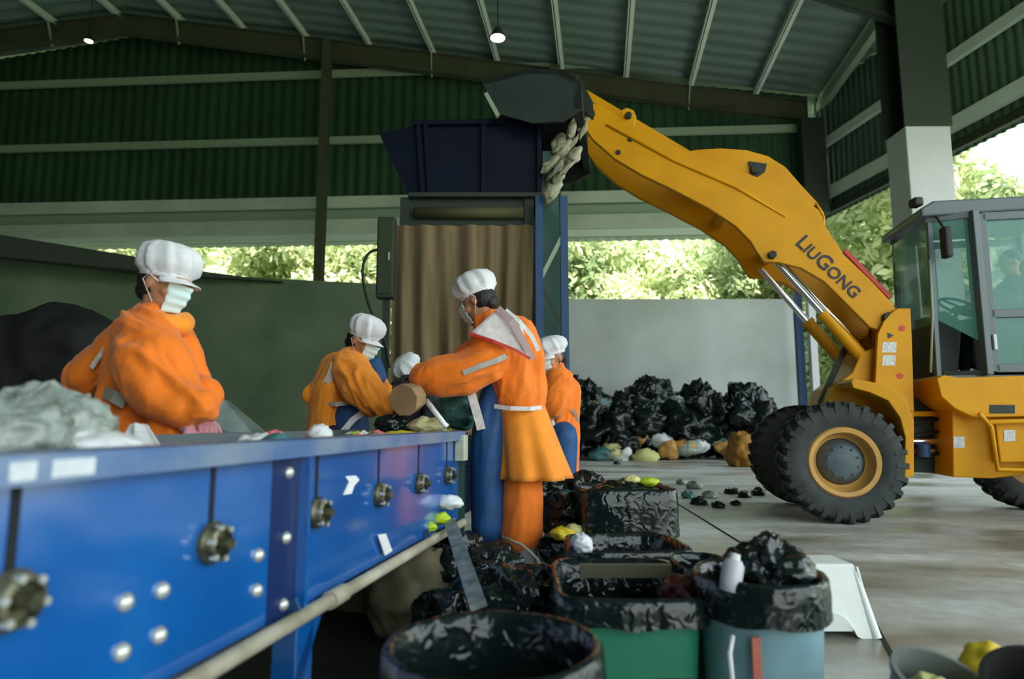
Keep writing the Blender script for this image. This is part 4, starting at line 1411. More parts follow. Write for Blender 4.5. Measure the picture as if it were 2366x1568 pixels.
    if brim > 0:
        def br(u, v):
            a = math.pi * (0.14 + 0.72 * u)
            r = 0.090 + brim * v * math.sin(math.pi * u) ** 0.6
            return HC(r * math.cos(a) * 0.94, r * math.sin(a) * 1.08 - 0.004, 0.026 - 0.022 * v - 0.012 * math.cos(a) ** 2)
        link('brim', MB().slab(br, 24, 6, lambda p: up2 * 0.004), M['cap'], cp, smooth=True)
    # gloves
    for s in 'LR':
        D = J.get('hd' + s, J['wr' + s] - J['el' + s])
        N = J.get('pn' + s, V((0, 0, -1)))
        hm = MB()
        hand(hm, J['wr' + s], D, N, 1.0, J.get('curl', 0.5), 1 if s == 'L' else -1, 0.0008)
        hm.cap(J['wr' + s], J['wr' + s] - D.normalized() * 0.05, 0.03, 0.034, 12)
        link('glove', fused(hm, 0.0045, 2), J.get('glove', M['glove']), t, smooth=True)
    for s in 'LR':
        a = J['an' + s]
        ft = J.get('foot', fwd.copy())
        ft = V((ft.x, ft.y, 0)).normalized()
        bm_ = MB()
        bm_.cap(V((a.x, a.y, 0.052)) - ft * 0.05, V((a.x, a.y, 0.047)) + ft * 0.16, 0.05, 0.043)
        top = a + (J['kn' + s] - a) * 0.5
        bm_.chain([(V((a.x, a.y, 0.06)), 0.052), (a, 0.053), (top, 0.066)])
        link('boot', fused(bm_, 0.011, 3), J.get('boot', M['boot']), t, smooth=True)
    return t, H


def garment(t, name, shapes, m, voxel=0.010, amp=0.010, seed=0.0, s=12.0, d=(0.1, 0, 1), it=3, k=0.2):
    mb = MB()
    for ch in shapes:
        mb.chain(ch)
    return link(name, fused(mb, voxel, it, folds(amp, s, V(d), seed, k)), m, t, smooth=True)


def smock_set(t, shapes, m, amp=0.012, seed=0.0, s=12.0, dn=(0.5, 0, -0.8), df=(0.5, 0, -0.8), db=(0.15, 0, 1)):
    garment(t, 'smock', [shapes[0]] + shapes[3:], m, amp=amp, seed=seed, s=s, d=db, voxel=0.009)
    garment(t, 'sleeve', [shapes[1]], m, amp=amp * 1.1, seed=seed + 4, s=s, d=dn, voxel=0.009)
    garment(t, 'sleeve', [shapes[2]], m, amp=amp, seed=seed + 8, s=s, d=df, voxel=0.009)


def ribbon(t, name, pts, w, m, nrm, th=0.004):
    """flat band along points, w wide, facing nrm"""
    mb = MB()
    pts = [V(p) for p in pts]
    mb.v = []
    for i, p in enumerate(pts):
        d = (pts[min(i + 1, len(pts) - 1)] - pts[max(i - 1, 0)]).normalized()
        sde = d.cross(V(nrm)).normalized() * (w / 2)
        mb.v += [p - sde, p + sde, p + sde + V(nrm).normalized() * th, p - sde + V(nrm).normalized() * th]
    for i in range(len(pts) - 1):
        a, b = i * 4, i * 4 + 4
        mb.f += [(a, a + 1, b + 1, b), (a + 3, b + 3, b + 2, a + 2), (a, b, b + 3, a + 3), (a + 1, a + 2, b + 2, b + 1)]
    mb.f += [(0, 3, 2, 1), tuple(len(mb.v) - 4 + k for k in (0, 1, 2, 3))]
    return link(name, mb, m, t, smooth=False)


CN = V((0, -1, 0.0))

# ---- nearest worker, left (faces right across the belt)
Y = 2.62
hd = at(380, 655, Y)
g = lambda z, p: V((p.x, p.y, z))
J = dict(head=hd, face=V((0.97, -0.20, -0.28)), neck=at(352, 742, Y), chest=at(322, 830, Y + 0.02), waist=at(318, 950, Y + 0.02),
         pelvis=at(315, 1040, Y + 0.02), shL=at(352, 775, Y + 0.17), shR=at(318, 788, Y - 0.13),
         elR=at(372, 905, Y - 0.22), wrR=at(432, 985, Y - 0.22), elL=at(420, 900, Y + 0.18), wrL=at(462, 965, Y + 0.02),
         hipL=at(330, 1060, Y + 0.1), hipR=at(315, 1060, Y - 0.08), cap=(1.12, 1.12, 0.055, 0.10), up=V((0.12, 0, 1)),
         glove=M['glove_lilac'], pnR=V((0, 0, -1)), pnL=V((0, 0, -1)), curl=0.45)
J['knL'] = g(0.46, J['hipL'] + V((0.02, 0, 0))); J['knR'] = g(0.46, J['hipR'] + V((0.02, -0.03, 0)))
J['anL'] = g(0.09, J['hipL']); J['anR'] = g(0.09, J['hipR'] + V((-0.02, -0.04, 0)))
t, H = person('nearest worker, orange smock and white cap, bent over the near left end of the conveyor', J)
s1 = [[(at(350, 750, Y), 0.085), (at(345, 800, Y + 0.02), 0.13), (at(335, 890, Y + 0.02), 0.145), (at(345, 980, Y + 0.0), 0.17), (at(345, 1060, Y + 0.02), 0.185), (g(0.62, at(318, 1060, Y + 0.02)), 0.21)],
      [(at(335, 775, Y - 0.08), 0.095), (at(352, 840, Y - 0.17), 0.115), (at(378, 895, Y - 0.20), 0.10), (at(425, 930, Y - 0.22), 0.078), (at(462, 935, Y - 0.22), 0.055)],
      [(at(370, 775, Y + 0.12), 0.095), (at(410, 860, Y + 0.16), 0.10), (at(435, 910, Y + 0.12), 0.085), (at(468, 915, Y + 0.02), 0.06)],
      [(at(325, 752, Y + 0.08), 0.06), (at(285, 795, Y + 0.12), 0.07), (at(235, 845, Y + 0.14), 0.07), (at(198, 872, Y + 0.14), 0.062)],
      [(at(395, 985, Y - 0.15), 0.06), (at(400, 1030, Y - 0.15), 0.075)]]
smock_set(t, s1, M['orange'], amp=0.018, seed=3.0, s=13, dn=(0.75, 0, -0.66), df=(0.6, 0, -0.8))
garment(t, 'collar', [[(at(330, 728, Y - 0.05), 0.035), (at(375, 748, Y - 0.09), 0.04), (at(415, 752, Y - 0.03), 0.042), (at(425, 745, Y + 0.06), 0.04)], [(at(330, 725, Y - 0.03), 0.035), (at(340, 722, Y + 0.08), 0.04)]], M['orange2'], amp=0.006, seed=9)
ribbon(t, 'back_strap', [at(296, 738, Y - 0.02), at(262, 780, Y + 0.00), at(228, 826, Y + 0.02), at(212, 850, Y + 0.03)], 0.02, M['white_strap'], CN)
ribbon(t, 'waist_band', [at(240, 905, Y - 0.12), at(262, 915, Y - 0.19), at(290, 930, Y - 0.21)], 0.045, M['reflect'], V((-0.2, -1, 0.1)))
garment(t, 'apron', [[(at(360, 1030, Y - 0.02), 0.08), (at(358, 1080, Y), 0.11), (g(0.4, at(358, 1080, Y)), 0.15)]], M['apron'], amp=0.008)
garment(t, 'trousers', [[(J['hipL'], 0.11), (J['knL'], 0.085), (g(0.2, J['anL']), 0.075)], [(J['hipR'], 0.11), (J['knR'], 0.085), (g(0.2, J['anR']), 0.075)]], M['dark_cloth'], amp=0.006)

# ---- second worker, far side of the belt, looking down
Y = 4.0
hd = at(838, 786, Y)
J = dict(head=hd, face=V((0.80, -0.30, -0.45)), neck=at(806, 828, Y), chest=at(785, 880, Y + 0.02), waist=at(772, 940, Y + 0.02), pelvis=at(768, 1000, Y + 0.02),
         shL=at(815, 850, Y + 0.17), shR=at(795, 850, Y - 0.14), elR=at(842, 915, Y - 0.24), wrR=at(900, 940, Y - 0.22), elL=at(860, 900, Y + 0.18), wrL=at(905, 925, Y + 0.0),
         hipL=at(770, 1020, Y + 0.1), hipR=at(765, 1020, Y - 0.08), cap=(1.05, 1.08, 0.05, 0.12), k=0.98)
J['knL'] = g(0.46, J['hipL'] + V((0.03, 0, 0))); J['knR'] = g(0.46, J['hipR'] + V((0.03, 0, 0)))
J['anL'] = g(0.09, J['hipL']); J['anR'] = g(0.09, J['hipR'])
t, H = person('second worker in orange, far side of the conveyor, head bowed, white strips on the back', J)
s2 = [[(at(806, 828, Y), 0.07), (at(792, 860, Y + 0.02), 0.13), (at(780, 905, Y + 0.02), 0.145), (at(770, 960, Y + 0.02), 0.135), (at(768, 1010, Y + 0.02), 0.15), (g(0.6, at(768, 1010, Y)), 0.17)],
      [(at(808, 850, Y - 0.08), 0.095), (at(835, 895, Y - 0.18), 0.11), (at(860, 920, Y - 0.22), 0.10), (at(888, 935, Y - 0.22), 0.07)],
      [(at(820, 850, Y + 0.12), 0.09), (at(860, 895, Y + 0.16), 0.085), (at(890, 915, Y + 0.05), 0.06)],
      [(at(780, 865, Y + 0.0), 0.07), (at(745, 895, Y - 0.02), 0.055), (at(718, 912, Y - 0.02), 0.035)]]
smock_set(t, s2, M['orange2'], amp=0.014, seed=5.0, dn=(0.6, 0, -0.8))
ribbon(t, 'back_strap', [at(775, 835, Y - 0.13), at(765, 865, Y - 0.15), at(748, 895, Y - 0.12), at(740, 915, Y - 0.08)], 0.05, M['white_strap'], V((-0.3, -1, 0)))
ribbon(t, 'waist_band', [at(748, 930, Y - 0.11), at(775, 934, Y - 0.16), at(805, 930, Y - 0.14)], 0.025, M['reflect'], CN)
garment(t, 'apron', [[(at(862, 845, Y + 0.02), 0.05), (at(870, 870, Y), 0.05)], [(at(808, 960, Y - 0.02), 0.10), (at(812, 1000, Y - 0.02), 0.105), (g(0.35, at(805, 1010, Y)), 0.11)]], M['apron'], amp=0.008)
ribbon(t, 'apron_strap', [at(845, 948, Y - 0.19), at(815, 970, Y - 0.19), at(790, 1000, Y - 0.19)], 0.035, M['bag_white'], CN)
garment(t, 'trousers', [[(J['hipL'], 0.10), (J['knL'], 0.08), (g(0.2, J['anL']), 0.07)], [(J['hipR'], 0.10), (J['knR'], 0.08), (g(0.2, J['anR']), 0.07)]], M['dark_cloth'], amp=0.006)

# ---- leaning worker in the middle, seen from behind at the right of the belt
Y = 3.5
hd = at(1106, 695, Y)
J = dict(head=hd, face=V((-0.82, 0.38, -0.42)), neck=at(1128, 738, Y), chest=at(1165, 800, Y), waist=at(1195, 905, Y), pelvis=at(1205, 975, Y),
         shL=at(1130, 785, Y - 0.15), shR=at(1165, 770, Y + 0.16), elL=at(1055, 868, Y - 0.18), wrL=at(972, 880, Y - 0.12), elR=at(1050, 860, Y + 0.2), wrR=at(968, 868, Y + 0.12),
         hipL=at(1208, 1000, Y - 0.03), hipR=at(1180, 1000, Y + 0.07), cap=(1.12, 1.1, 0.0, 0.05), foot=V((-0.9, 0.1, 0)), k=0.98)
J['hipL'].z = J['hipR'].z = 0.86
J['knL'] = V((0.045, Y - 0.03, 0.48)); J['knR'] = V((-0.10, Y + 0.06, 0.48))
J['anL'] = V((0.09, Y - 0.05, 0.09)); J['anR'] = V((-0.10, Y + 0.08, 0.09))
t, H = person('worker leaning over the belt end, long orange smock with a white triangle on the back', J)
s3 = [[(at(1130, 742, Y), 0.075), (at(1160, 795, Y), 0.145), (at(1185, 850, Y), 0.145), (at(1197, 905, Y), 0.135), (at(1202, 940, Y), 0.118)],
      [(at(1150, 775, Y - 0.08), 0.10), (at(1120, 835, Y - 0.14), 0.105), (at(1070, 862, Y - 0.16), 0.098), (at(1020, 870, Y - 0.15), 0.10), (at(985, 872, Y - 0.13), 0.075)],
      [(at(1150, 775, Y + 0.12), 0.09), (at(1060, 850, Y + 0.16), 0.08), (at(1000, 868, Y + 0.14), 0.07)],
      [(at(1195, 775, Y - 0.02), 0.10), (at(1215, 830, Y - 0.04), 0.08), (at(1215, 900, Y), 0.08)]]
smock_set(t, s3, M['orange'], amp=0.014, seed=7.0, dn=(-0.9, 0, -0.25), df=(-0.9, 0, -0.3))
# skirt flare below the belt
def skirt(cx0, cy0, z0, z1, rx0, rx1, ry0, ry1, dx, n=56, m=14):
    mb = MB()
    def fn(u, v):
        a = u * 2 * math.pi
        rx = rx0 + (rx1 - rx0) * v; ry = ry0 + (ry1 - ry0) * v
        w = 1 + 0.10 * v * math.sin(a * 6 + 1) + 0.05 * v * math.sin(a * 11 + 2)
        return V((cx0 + dx * v + rx * w * math.cos(a), cy0 + ry * w * math.sin(a), z0 + (z1 - z0) * v))
    return mb.slab(fn, n, m, lambda p: V((0, 0, 0)) + (V((p.x - cx0, p.y - cy0, 0)).normalized() * 0.004))


w0 = at(1205, 940, Y)
zk = at(1230, 1112, Y - 0.2).z
link('skirt', skirt(w0.x, Y, w0.z, zk, 0.125, 0.185, 0.13, 0.20, 0.065), M['orange2'], t, smooth=True)
garment(t, 'over_trouser', [[(at(1210, 1020, Y), 0.09), (at(1206, 1160, Y - 0.03), 0.103), (at(1204, 1228, Y - 0.03), 0.100)], [(at(1180, 1228, Y - 0.03), 0.05), (at(1228, 1228, Y - 0.03), 0.05)]], M['orange'], amp=0.010, seed=12)
garment(t, 'apron', [[(at(1165, 860, Y - 0.0), 0.06), (at(1140, 925, Y - 0.0), 0.075), (at(1130, 1000, Y - 0.02), 0.088), (at(1128, 1100, Y - 0.02), 0.085), (at(1128, 1215, Y - 0.02), 0.082)]], M['apron'], amp=0.007, seed=4)
ribbon(t, 'belt', [at(1142, 938, Y - 0.15), at(1180, 943, Y - 0.19), at(1225, 944, Y - 0.17), at(1252, 941, Y - 0.08)], 0.022, M['white_strap'], CN)
ribbon(t, 'belt_tie', [at(1088, 905, Y - 0.12), at(1098, 940, Y - 0.12), at(1108, 975, Y - 0.12), at(1112, 992, Y - 0.12)], 0.045, M['white_strap'], CN)
ribbon(t, 'sleeve_tape', [at(1070, 862, Y - 0.275), at(1110, 846, Y - 0.275), at(1150, 832, Y - 0.26), at(1170, 822, Y - 0.23)], 0.028, M['reflect'], V((0, -1, 0.15)))
# triangular white panel on the back and its piping
pp = lambda px, py, d=0.19: at(px, py, Y - d - 0.045)
mb = MB().slab(lambda u, v: pp(1150, 712, 0.14) * (1 - u) * (1 - v) + pp(1088, 768, 0.20) * v * (1 - u) + pp(1205, 745, 0.16) * u * (1 - v) + pp(1222, 822, 0.19) * u * v, 10, 10, (0, -0.004, 0))
link('back_panel', mb, M['white_strap'], t, smooth=True)
ribbon(t, 'piping', [pp(1150, 712, 0.16), pp(1182, 740, 0.20), pp(1210, 790, 0.205), pp(1230, 830, 0.18)], 0.035, mat('grey pink tape', (0.55, 0.40, 0.40), 0.7), CN)
ribbon(t, 'piping', [pp(1168, 716, 0.15), pp(1200, 742, 0.17), pp(1228, 775, 0.15), pp(1245, 810, 0.12)], 0.022, M['bag_white'], CN)
ribbon(t, 'piping', [pp(1086, 770, 0.21), pp(1140, 788, 0.22), pp(1190, 808, 0.21), pp(1225, 828, 0.19)], 0.014, M['red'], CN)

# ---- worker behind, right of the leaning one
Y = 4.55
hd = at(1275, 824, Y)
J = dict(head=hd, face=V((-0.72, -0.55, -0.30)), neck=at(1288, 860, Y), chest=at(1296, 910, Y), waist=at(1300, 980, Y), pelvis=at(1302, 1030, Y),
         shL=at(1290, 880, Y - 0.15), shR=at(1270, 875, Y + 0.16), elL=at(1275, 940, Y - 0.2), wrL=at(1235, 955, Y - 0.10), elR=at(1230, 930, Y + 0.2), wrR=at(1200, 950, Y + 0.1),
         hipL=at(1300, 1040, Y - 0.09), hipR=at(1295, 1040, Y + 0.1), cap=(1.12, 0.95, 0.05, 0.05), k=1.0)
J['hipL'].z = J['hipR'].z = 0.80
J['knL'] = g(0.44, J['hipL']); J['knR'] = g(0.44, J['hipR']); J['anL'] = g(0.09, J['hipL']); J['anR'] = g(0.09, J['hipR'])
t, H = person('worker half hidden behind the leaning one, in orange with white cap and mask, facing left', J)
s4 = [[(at(1285, 858, Y), 0.07), (at(1294, 905, Y), 0.135), (at(1297, 970, Y), 0.115), (at(1312, 1040, Y), 0.08), (at(1315, 1110, Y + 0.03), 0.055)],
      [(at(1292, 880, Y - 0.1), 0.09), (at(1280, 930, Y - 0.18), 0.085), (at(1250, 950, Y - 0.15), 0.07)],
      [(at(1270, 880, Y + 0.12), 0.08), (at(1235, 925, Y + 0.15), 0.07)]]
smock_set(t, s4, M['orange'], amp=0.012, seed=15.0, dn=(-0.5, 0, -0.8))
ribbon(t, 'sleeve_tape', [at(1322, 945, Y - 0.13), at(1331, 960, Y - 0.08), at(1334, 975, Y - 0.05)], 0.02, M['reflect'], CN)
garment(t, 'apron', [[(at(1285, 975, Y - 0.04), 0.075), (at(1290, 1040, Y - 0.04), 0.08), (at(1292, 1110, Y - 0.02), 0.07)]], M['apron'], amp=0.006)
ribbon(t, 'apron_strap', [at(1275, 965, Y - 0.125), at(1290, 1010, Y - 0.125), at(1300, 1060, Y - 0.12)], 0.02, M['bag_white'], CN)
garment(t, 'trousers', [[(J['hipL'], 0.10), (J['knL'], 0.08), (g(0.2, J['anL']), 0.07)], [(J['hipR'], 0.10), (J['knR'], 0.08), (g(0.2, J['anR']), 0.07)]], M['apron'], amp=0.006)

# ---- worker deep behind the belt end, only the bowed cap and dark clothes show
Y = 5.0
hd = at(948, 862, Y)
J = dict(head=hd, face=V((-0.45, -0.62, -0.75)), up=V((-0.3, -0.5, 1)), neck=at(965, 885, Y + 0.12), chest=at(955, 925, Y + 0.18), waist=at(950, 985, Y + 0.22), pelvis=at(950, 1030, Y + 0.22),
         shL=at(920, 905, Y + 0.10), shR=at(990, 905, Y + 0.12), elL=at(905, 960, Y + 0.02), wrL=at(925, 985, Y - 0.15), elR=at(1000, 960, Y + 0.02), wrR=at(975, 985, Y - 0.15),
         hipL=at(930, 1040, Y + 0.2), hipR=at(965, 1040, Y + 0.2), cap=(1.05, 0.95, 0.0, 0.0), mask=False)
J['hipL'].z = J['hipR'].z = 0.80
J['knL'] = g(0.44, J['hipL']); J['knR'] = g(0.44, J['hipR']); J['anL'] = g(0.09, J['hipL']); J['anR'] = g(0.09, J['hipR'])
t, H = person('farthest worker, dark clothes and bowed white cap, just left of the leaning worker', J)
garment(t, 'jacket', [[(J['neck'], 0.08), (J['chest'], 0.15), (J['waist'], 0.14), (J['pelvis'], 0.15), (g(0.55, J['pelvis']), 0.16)], [(J['shL'], 0.08), (J['elL'], 0.065), (J['wrL'] + V((0, 0.04, 0)), 0.05)], [(J['shR'], 0.08), (J['elR'], 0.065), (J['wrR'] + V((0, 0.04, 0)), 0.05)]], M['dark_cloth'], amp=0.008)
garment(t, 'trousers', [[(J['hipL'], 0.10), (J['knL'], 0.08), (g(0.2, J['anL']), 0.07)], [(J['hipR'], 0.10), (J['knR'], 0.08), (g(0.2, J['anR']), 0.07)]], M['dark_cloth'], amp=0.006)

# ---- loader driver behind the cab glass
c = L(uB - 0.58, 0, zf + 0.5)
hd = c + V((0, 0, 0.66)) + LF * 0.02
J = dict(head=hd, face=LF + V((0, 0, -0.05)), neck=hd - Z3 * 0.15 - LF * 0.02, chest=c + Z3 * 0.36 - LF * 0.03, waist=c + Z3 * 0.18 - LF * 0.03, pelvis=c + Z3 * 0.06,
         shL=c + Z3 * 0.42 + LS * -0.0 + LS * 0.18, shR=c + Z3 * 0.42 - LS * 0.18, elL=c + Z3 * 0.24 + LS * 0.22 + LF * 0.14, elR=c + Z3 * 0.24 - LS * 0.22 + LF * 0.14,
         wrL=sw - LF * 0.12 + LS * 0.15, wrR=sw - LF * 0.12 - LS * 0.15, hipL=c + LS * 0.1, hipR=c - LS * 0.1, mask=False, cap=(0.9, 0.75, 0.06, 0.0))
J['knL'] = c + LF * 0.42 + LS * 0.12 + Z3 * 0.03; J['knR'] = c + LF * 0.42 - LS * 0.12 + Z3 * 0.03
J['anL'] = c + LF * 0.46 + LS * 0.12 - Z3 * 0.36; J['anR'] = c + LF * 0.46 - LS * 0.12 - Z3 * 0.36


def person_seated(label, J):
    foot = c
    t = thing('person', V((foot.x, foot.y, foot.z - 0.5)), label, 'person')
    hd, fwd = J['head'], J['face'].normalized()
    upv = Z3
    rt = fwd.cross(upv).normalized()
    RH = Matrix((rt, fwd, upv)).transposed()
    H = lambda x, y, z: hd + rt * x + fwd * y + upv * z
    mb = MB()
    mb.ell(hd + upv * 0.02, (0.074, 0.094, 0.105), RH, 20, 14).ell(H(0, 0.022, -0.055), (0.056, 0.066, 0.06), RH)
    mb.cap(H(0, 0.092, 0.012), H(0, 0.11, -0.03), 0.009, 0.014)
    for s in (-1, 1):
        mb.ell(H(s * 0.077, -0.005, -0.008), (0.010, 0.020, 0.031), RH)
    mb.cap(H(0, -0.01, -0.06), J['neck'], 0.055, 0.06)
    mb.chain([(J['neck'], 0.07), (J['chest'], 0.125), (J['waist'], 0.12), (J['pelvis'], 0.13)])
    for s in 'LR':
        mb.chain([(J['sh' + s], 0.055), (J['el' + s], 0.042), (J['wr' + s], 0.028)])
        mb.chain([(J['hip' + s], 0.09), (J['kn' + s], 0.06), (J['an' + s], 0.042)])
        hand(mb, J['wr' + s], LF + Z3 * 0.3, V((0, 0, -1)), 1.0, 0.8, 1 if s == 'L' else -1)
    link('body', fused(mb, 0.008, 2), M['skin'], t, smooth=True)
    link('hair', fused(MB().ell(H(0, -0.015, 0.045), (0.082, 0.095, 0.09), RH), 0.01, 2), M['hair'], t, smooth=True)
    garment(t, 'jacket', [[(J['neck'] - Z3 * 0.04, 0.085), (J['chest'], 0.15), (J['waist'], 0.145), (J['pelvis'], 0.15)], [(J['shL'], 0.075), (J['elL'], 0.062), (J['wrL'], 0.042)], [(J['shR'], 0.075), (J['elR'], 0.062), (J['wrR'], 0.042)], [(J['shL'], 0.07), (J['shR'], 0.07)]], mat('grey jacket', (0.12, 0.14, 0.17), 0.8), amp=0.006)
    garment(t, 'trousers', [[(J['hipL'], 0.10), (J['knL'], 0.08), (J['anL'], 0.06)], [(J['hipR'], 0.10), (J['knR'], 0.08), (J['anR'], 0.06)]], M['dark_cloth'], amp=0.005)


person_seated('driver in a grey jacket sitting behind the glass of the yellow loader cab', J)
# ================================================================== BINS AND BAGS IN FRONT
def ring_shape(c, rx, ry, rot, n, sq=2.0):
    """points of a rounded ring, sq=2 ellipse, larger = squarer"""
    out = []
    for i in range(n):
        a = 2 * math.pi * i / n
        ca, sa = math.cos(a), math.sin(a)
        r = (abs(ca) ** sq + abs(sa) ** sq) ** (-1 / sq)
        x, y = rx * r * ca, ry * r * sa
        out.append(V((c.x + x * math.cos(rot) - y * math.sin(rot), c.y + x * math.sin(rot) + y * math.cos(rot), 0)))
    return out


def loft(levels, c, rx, ry, rot, sq, n=72, wob=0.0, seed=0.0, closed=False):
    """levels: (scale, z, wobble)"""
    mb = MB()
    base = ring_shape(c, rx, ry, rot, n, sq)
    m = len(levels)
    for (s, z, w) in levels:
        for i, p in enumerate(base):
            d = V((p.x - c.x, p.y - c.y, 0))
            a = 2 * math.pi * i / n
            ns = 0.8 * noise.noise(V((math.cos(a) * 3 + seed, math.sin(a) * 3, z * 6))) + 0.6 * ridg(V((math.cos(a) * 6 + seed + z * 2, math.sin(a) * 6, z * 3 + seed))) + 0.4 * ridg(V((math.cos(a) * 14 + seed, math.sin(a) * 14 + z * 5, z * 5 + seed)))
            mb.v.append(V((c.x, c.y, 0)) + d * (s + w * ns) + V((0, 0, z + w * 0.4 * noise.noise(V((a * 2, seed, z * 9))))))
    for j in range(m if closed else m - 1):
        j2 = (j + 1) % m
        for i in range(n):
            i2 = (i + 1) % n
            mb.f.append((j * n + i, j * n + i2, j2 * n + i2, j2 * n + i))
    return mb


def bin_(label, c, rx, ry, z, m, rot=0.0, sq=2.0, over=0.12, taper=0.8, deep=None, handle=None, seed=1.0, nm='bin', clear_over=1.0, group=None):
    c = V((c.x, c.y, 0))
    t = thing(nm, c, label, 'bin', group)
    deep = deep if deep is not None else 0.05
    body = loft([(taper * 0.02, 0.0, 0), (taper, 0.0, 0), (taper + (1 - taper) * 0.5, z * 0.5, 0), (1.0, z - 0.02, 0), (1.04, z - 0.02, 0), (1.04, z, 0), (1.0, z, 0), (0.985, z - 0.02, 0), (taper * 0.985, 0.01, 0), (taper * 0.02, 0.01, 0)], c, rx, ry, rot, sq)
    ts = lambda zz: (taper + (1 - taper) * zz / z) * 0.90
    b = recalc(link('body', body, m, t, smooth=True, auto=35))
    # liner: inner drop, roll over the rim, outer fold
    lv = [(0.05, deep, 0.02), (0.6, deep, 0.03), (ts(deep + 0.05), deep + 0.05, 0.03), (ts(z * 0.45), z * 0.45, 0.034), (ts(z * 0.7), z * 0.7, 0.034), (ts(z * 0.88), z * 0.88, 0.028), (0.94, z - 0.02, 0.016), (0.97, z + 0.008, 0.010), (1.03, z + 0.014, 0.008), (1.075, z + 0.003, 0.01),
          (1.085, z - over * 0.35, 0.022), (1.075, z - over * 0.7, 0.030), (1.09, z - over, 0.030)]
    ln = loft(lv, c, rx, ry, rot, sq, n=120, seed=seed)
    link('liner', ln, M['bag'], t, smooth=True)
    return t, b


# round bin, bottom centre
cA = gnd(1140, 1494, 0.45)
tA, bA = bin_('round bin with an open black liner at the bottom centre, nearest to the conveyor', cA, 0.204, 0.204, 0.45, M['bin_dark'], over=0.17, seed=2.0)
# green rectangular bin
f0, f1, k0, k1 = gnd(1238, 1385, 0.41), gnd(1608, 1385, 0.41), gnd(1300, 1290, 0.41), gnd(1590, 1290, 0.41)
cB = (f0 + f1 + k0 + k1) / 4
tB, bB = bin_('green rectangular bin with a black liner folded over its rim', cB, (f1.x - f0.x) / 2 * 0.91, (k0.y - f0.y) / 2 * 0.95, 0.40, M['bin_green'], rot=-0.03, sq=7, over=0.065, taper=0.9, seed=5.0)
# bin behind it
cC = gnd(1450, 1262, 0.42)
tC, bC = bin_('black-lined rectangular bin directly behind the green one, with a whitish scrap on its corner', V((cC.x, cC.y + 0.05, 0)), 0.21, 0.19, 0.42, M['bin_dark'], rot=0.1, sq=5, over=0.12, taper=0.9, seed=8.0)
# crate with waste further back
cD = V((at(1440, 1120, 3.45).x, 3.45, 0))
tD, bD = bin_('black bin farthest back in the row, with yellow scraps lying on top', cD, 0.23, 0.2, 0.56, M['bin_dark'], rot=0.05, sq=5, over=0.22, taper=0.92, seed=11.0)
# grey blue round bin
cE = gnd(1752, 1328, 0.46)
tE, bE = bin_('grey blue round bin at the right, a black bag heaped inside its rolled liner', cE, 0.172, 0.172, 0.46, M['bin_grey'], over=0.10, taper=0.86, seed=14.0)
hp0 = V((cE.x - 0.13, cE.y - 0.12, 0))
link('handle', MB().tube([hp0 + V((0.0, -0.03, 0.34)), hp0 + V((-0.015, -0.045, 0.30)), hp0 + V((-0.01, -0.045, 0.22)), hp0 + V((0.015, -0.03, 0.18))], 0.007, 8), M['bag_white'], tE, smooth=True)
link('handle_strip', MB().box(hp0 + V((0.055, -0.045, 0.28)), (0.022, 0.008, 0.12)), mat('faded red strip', (0.45, 0.12, 0.08), 0.6), tE)
# dark bin squeezed between the green and the grey one
cF = gnd(1655, 1318, 0.44)
bin_('dark green bin squeezed between the green bin and the grey blue one', V((cF.x - 0.005, cF.y + 0.16, 0)), 0.085, 0.11, 0.43, M['bin_dark'], sq=3, over=0.06, taper=0.9, seed=17.0)
# bin at the lower edge
cG = gnd(1600, 1660, 0.40)
bin_('black-lined bin cut off by the lower edge in front of the green bin', cG, 0.165, 0.13, 0.40, M['bin_dark'], over=0.12, taper=0.88, seed=20.0)

bagthing('bin_bag', at(1778, 1318, 1.95), (0.10, 0.10, 0.085), 0.022, 17, 4.4, M['bag'], 'shiny black bag heaped in the grey blue bin', 'bag', nu=70, nv=44)
bt = at(1692, 1322, 1.84)
b_ = thing('bottle', bt, 'small white bottle tucked into the grey blue bin beside the black bag', 'bottle')
link('body', MB().lathe([(0, -0.05), (0.026, -0.05), (0.029, -0.02), (0.029, 0.02), (0.02, 0.035), (0.0, 0.036)], bt, V((0.25, 0.1, 1)), 24), mat('milky bottle', (0.55, 0.55, 0.60), 0.35), b_, smooth=True)
link('cap', MB().lathe([(0, 0.052), (0.014, 0.05), (0.015, 0.034), (0, 0.034)], bt, V((0.25, 0.1, 1)), 20), M['bag_white'], b_, smooth=True, auto=40)
# dark red lump in the green bin, blue lump
bagthing('plastic_scrap', at(1575, 1345, 2.05) + V((0, 0, -0.03)), (0.06, 0.07, 0.04), 0.015, 20, 5, mat('dark red plastic', (0.06, 0.008, 0.012), 0.4), 'dark red scrap inside the right end of the green bin', 'plastic scrap')
tag(link('cardboard_piece', MB().box(at(1445, 1318, 2.22), (0.30, 0.012, 0.045), Matrix.Rotation(0.25, 3, 'X')), mat('olive cardboard', (0.11, 0.11, 0.065), 0.85)), 'olive cardboard strip along the back edge of the green bin', 'cardboard')
bagthing('plastic_scrap', at(1345, 1255, 2.45), (0.035, 0.04, 0.028), 0.01, 26, 7, M['bag_white'], 'whitish scrap on the left corner of the bin behind the green one', 'plastic scrap')
for i, (px, py, s, mk, lb) in enumerate(((1462, 1108, 0.03, 'yellow_pale', 'cream lump on top of the farthest black bin'), (1500, 1113, 0.035, 'lime', 'lime green scrap on top of the farthest black bin'),
                                         (1435, 1114, 0.022, 'brass', 'small brown scrap on top of the farthest black bin'))):
    bagthing('plastic_scrap', at(px, py, 3.42), (s * 1.3, s, s * 0.6), 0.006, 30, 30 + i, M[mk], lb, 'plastic scrap', nu=24, nv=16)
